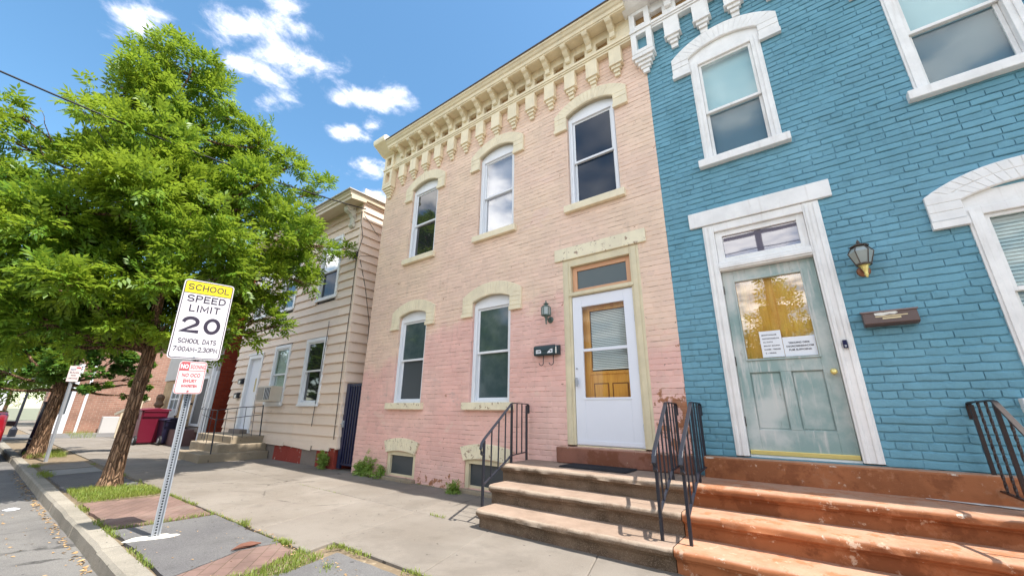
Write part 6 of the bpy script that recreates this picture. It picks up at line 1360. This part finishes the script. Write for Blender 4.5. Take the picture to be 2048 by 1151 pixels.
m = MB(); m.tube([cl(CHX1 + .03, .0, 5.0), cl(CHX1 + .04, .25, 4.2), cl(CHX1 + .05, .45, 3.3), cl(CHX1 + .05, .46, 2.6)], .007, 5); m.build('side_cable', MT['cable'], t)
m = MB(); g_ = random.Random(2)
for i in range(7): m.tube([cl(CHX1 - .02 + g_.uniform(-.12, .12), -.05 - g_.random() * .06, 5.02 + g_.uniform(-.12, .12)) for _ in range(5)], .007, 5)
m.build('splice_bundle', MT['cable'], t)
m = MB(); m.tube([cl(CHX1 - .02, -.07, 5.03), (-9.2, -.12, 5.06), (-9.9, -.25, 5.12), (-11.2, -.9, 5.5)], .007, 5); m.tube([cl(CHX1 - .02, -.07, 4.98), (-9.1, -.1, 4.98), (-9.9, -.25, 5.02), (-11.2, -1.0, 5.3)], .006, 5); m.tube([cl(CHX1 + .03, .02, 5.02), cl(CHX1 + .05, .3, 5.1), (-8.3, .6, 4.95), (-7.95, .3, 5.05)], .006, 5); m.build('branch_cable', MT['cable'], t)
m = MB(); m.tube([cl(CHX1 + .0, -.05, 6.30), cl(CHX1 + .06, .1, 6.1), cl(CHX1 + .06, .4, 5.8), cl(CHX1 + .05, .5, 5.75)], .006, 5); m.build('drip_loop', MT['cable'], t)
pts = [(-9.63, -.06, .85), (-9.62, -.055, 1.6), (-9.60, -.055, 2.6), (-9.59, -.055, 3.3), (-9.56, -.08, 3.38), (-9.53, -.09, 3.34)]
wire('wall_cable', 'single thin cable with a hooked top beside the lower right clapboard window', pts, .008)

# ------------------------------------------------------------------ far side of the street (seen in the window panes)
sheet('sidewalk_opposite', -60, 30, -15.2, -11.6, .0, MT['concrete'])
def row(label, x0, x1, h, mat):
    t = thing('row_house', label, 'house', ((x0 + x1) / 2, -15.3, 0)); m = MB(); m.box(x0 + .01, x1, -25, -15.3, -.1, h); m.build('wall', mat, t); m = MB(); m.box(x0 + .01, x1, -25.1, -14.9, h + .001, h + .5); m.build('roof', MT['siding_trim'], t)
    n = 3; w = (x1 - x0) / n
    for i in range(n):
        for z in (1.2, 4.3): m = MB(); c = x0 + w * (i + .5); m.box(c - .5, c + .5, -15.31, -15.27, z, z + 1.7); m.build('window', MT['glass_dark'], t)
row('brown brick row house directly across the street', -9, 1, 3.6, MT['opp_brick']); row('low beige row house across the street to the right', 1, 10, 4.2, MT['siding']); row('beige row house across the street to the left', -26, -14, 6.4, MT['siding'])
OPP = [(x, y, z, r) for x, y, z, r in ((-.5, -13.2, 4.6, .8), (-.1, -13.0, 3.9, .8), (-.9, -13.3, 4.0, .8), (-.5, -13.1, 3.2, .9), (-.5, -13.2, 5.6, .6), (-.6, -13.0, 6.4, .4), (-10, -13, 5.5, 1.2), (-9.2, -13, 4.5, 1.2), (-10.8, -13, 4.4, 1.2))]
tree('ash_tree', 'ash tree on the far pavement in front of the brown row house', (-.5, -13.2, 0), OPP[:6], 'far', MT['leaf_far'], 1500, 41, .14, 2.2)
def dup(root, loc, label):
    r = root.copy(); scene.collection.objects.link(r); r.location = loc; r['label'] = label
    for ch in list(root.children): c = ch.copy(); scene.collection.objects.link(c); c.parent = r
OA = bpy.data.objects['crown.001'].parent if False else [o for o in bpy.data.objects if o.get('label') == 'ash tree on the far pavement in front of the brown row house'][0]
dup(OA, (-14.6, -12.8, 0), 'ash tree on the far pavement at the end of the beige row house'); dup(OA, (-22, -12.9, 0), 'ash tree on the far pavement before the middle of the beige row house'); dup(OA, (7.5, -12.9, 0), 'ash tree on the far pavement in front of the low beige row house')
t = thing('utility_pole', 'wooden utility pole with cross arm across the street', 'utility pole', (-.55, -12.2, 0))
m = MB(); m.tube([(-.55, -12.2, -.1), (-.55, -12.2, 9.5)], [.15, .11], 10); m.build('pole', MT['bark'], t); m = MB(); m.bar([(-1.8, -12.2, 8.3), (.8, -12.2, 8.3)], .1, .12); m.build('cross_arm', MT['bark'], t)
for i, z in enumerate((8.75, 8.5, 7.6, 7.1)):
    m = MB(); m.tube([(-40, -12.2 + .2 * i, z), (-20, -12.2 + .2 * i, z - .5), (-.55, -12.2 + .1 * i, z), (25, -12.2 + .2 * i, z - .5)], .02, 5); m.build('line', MT['cable'], t)
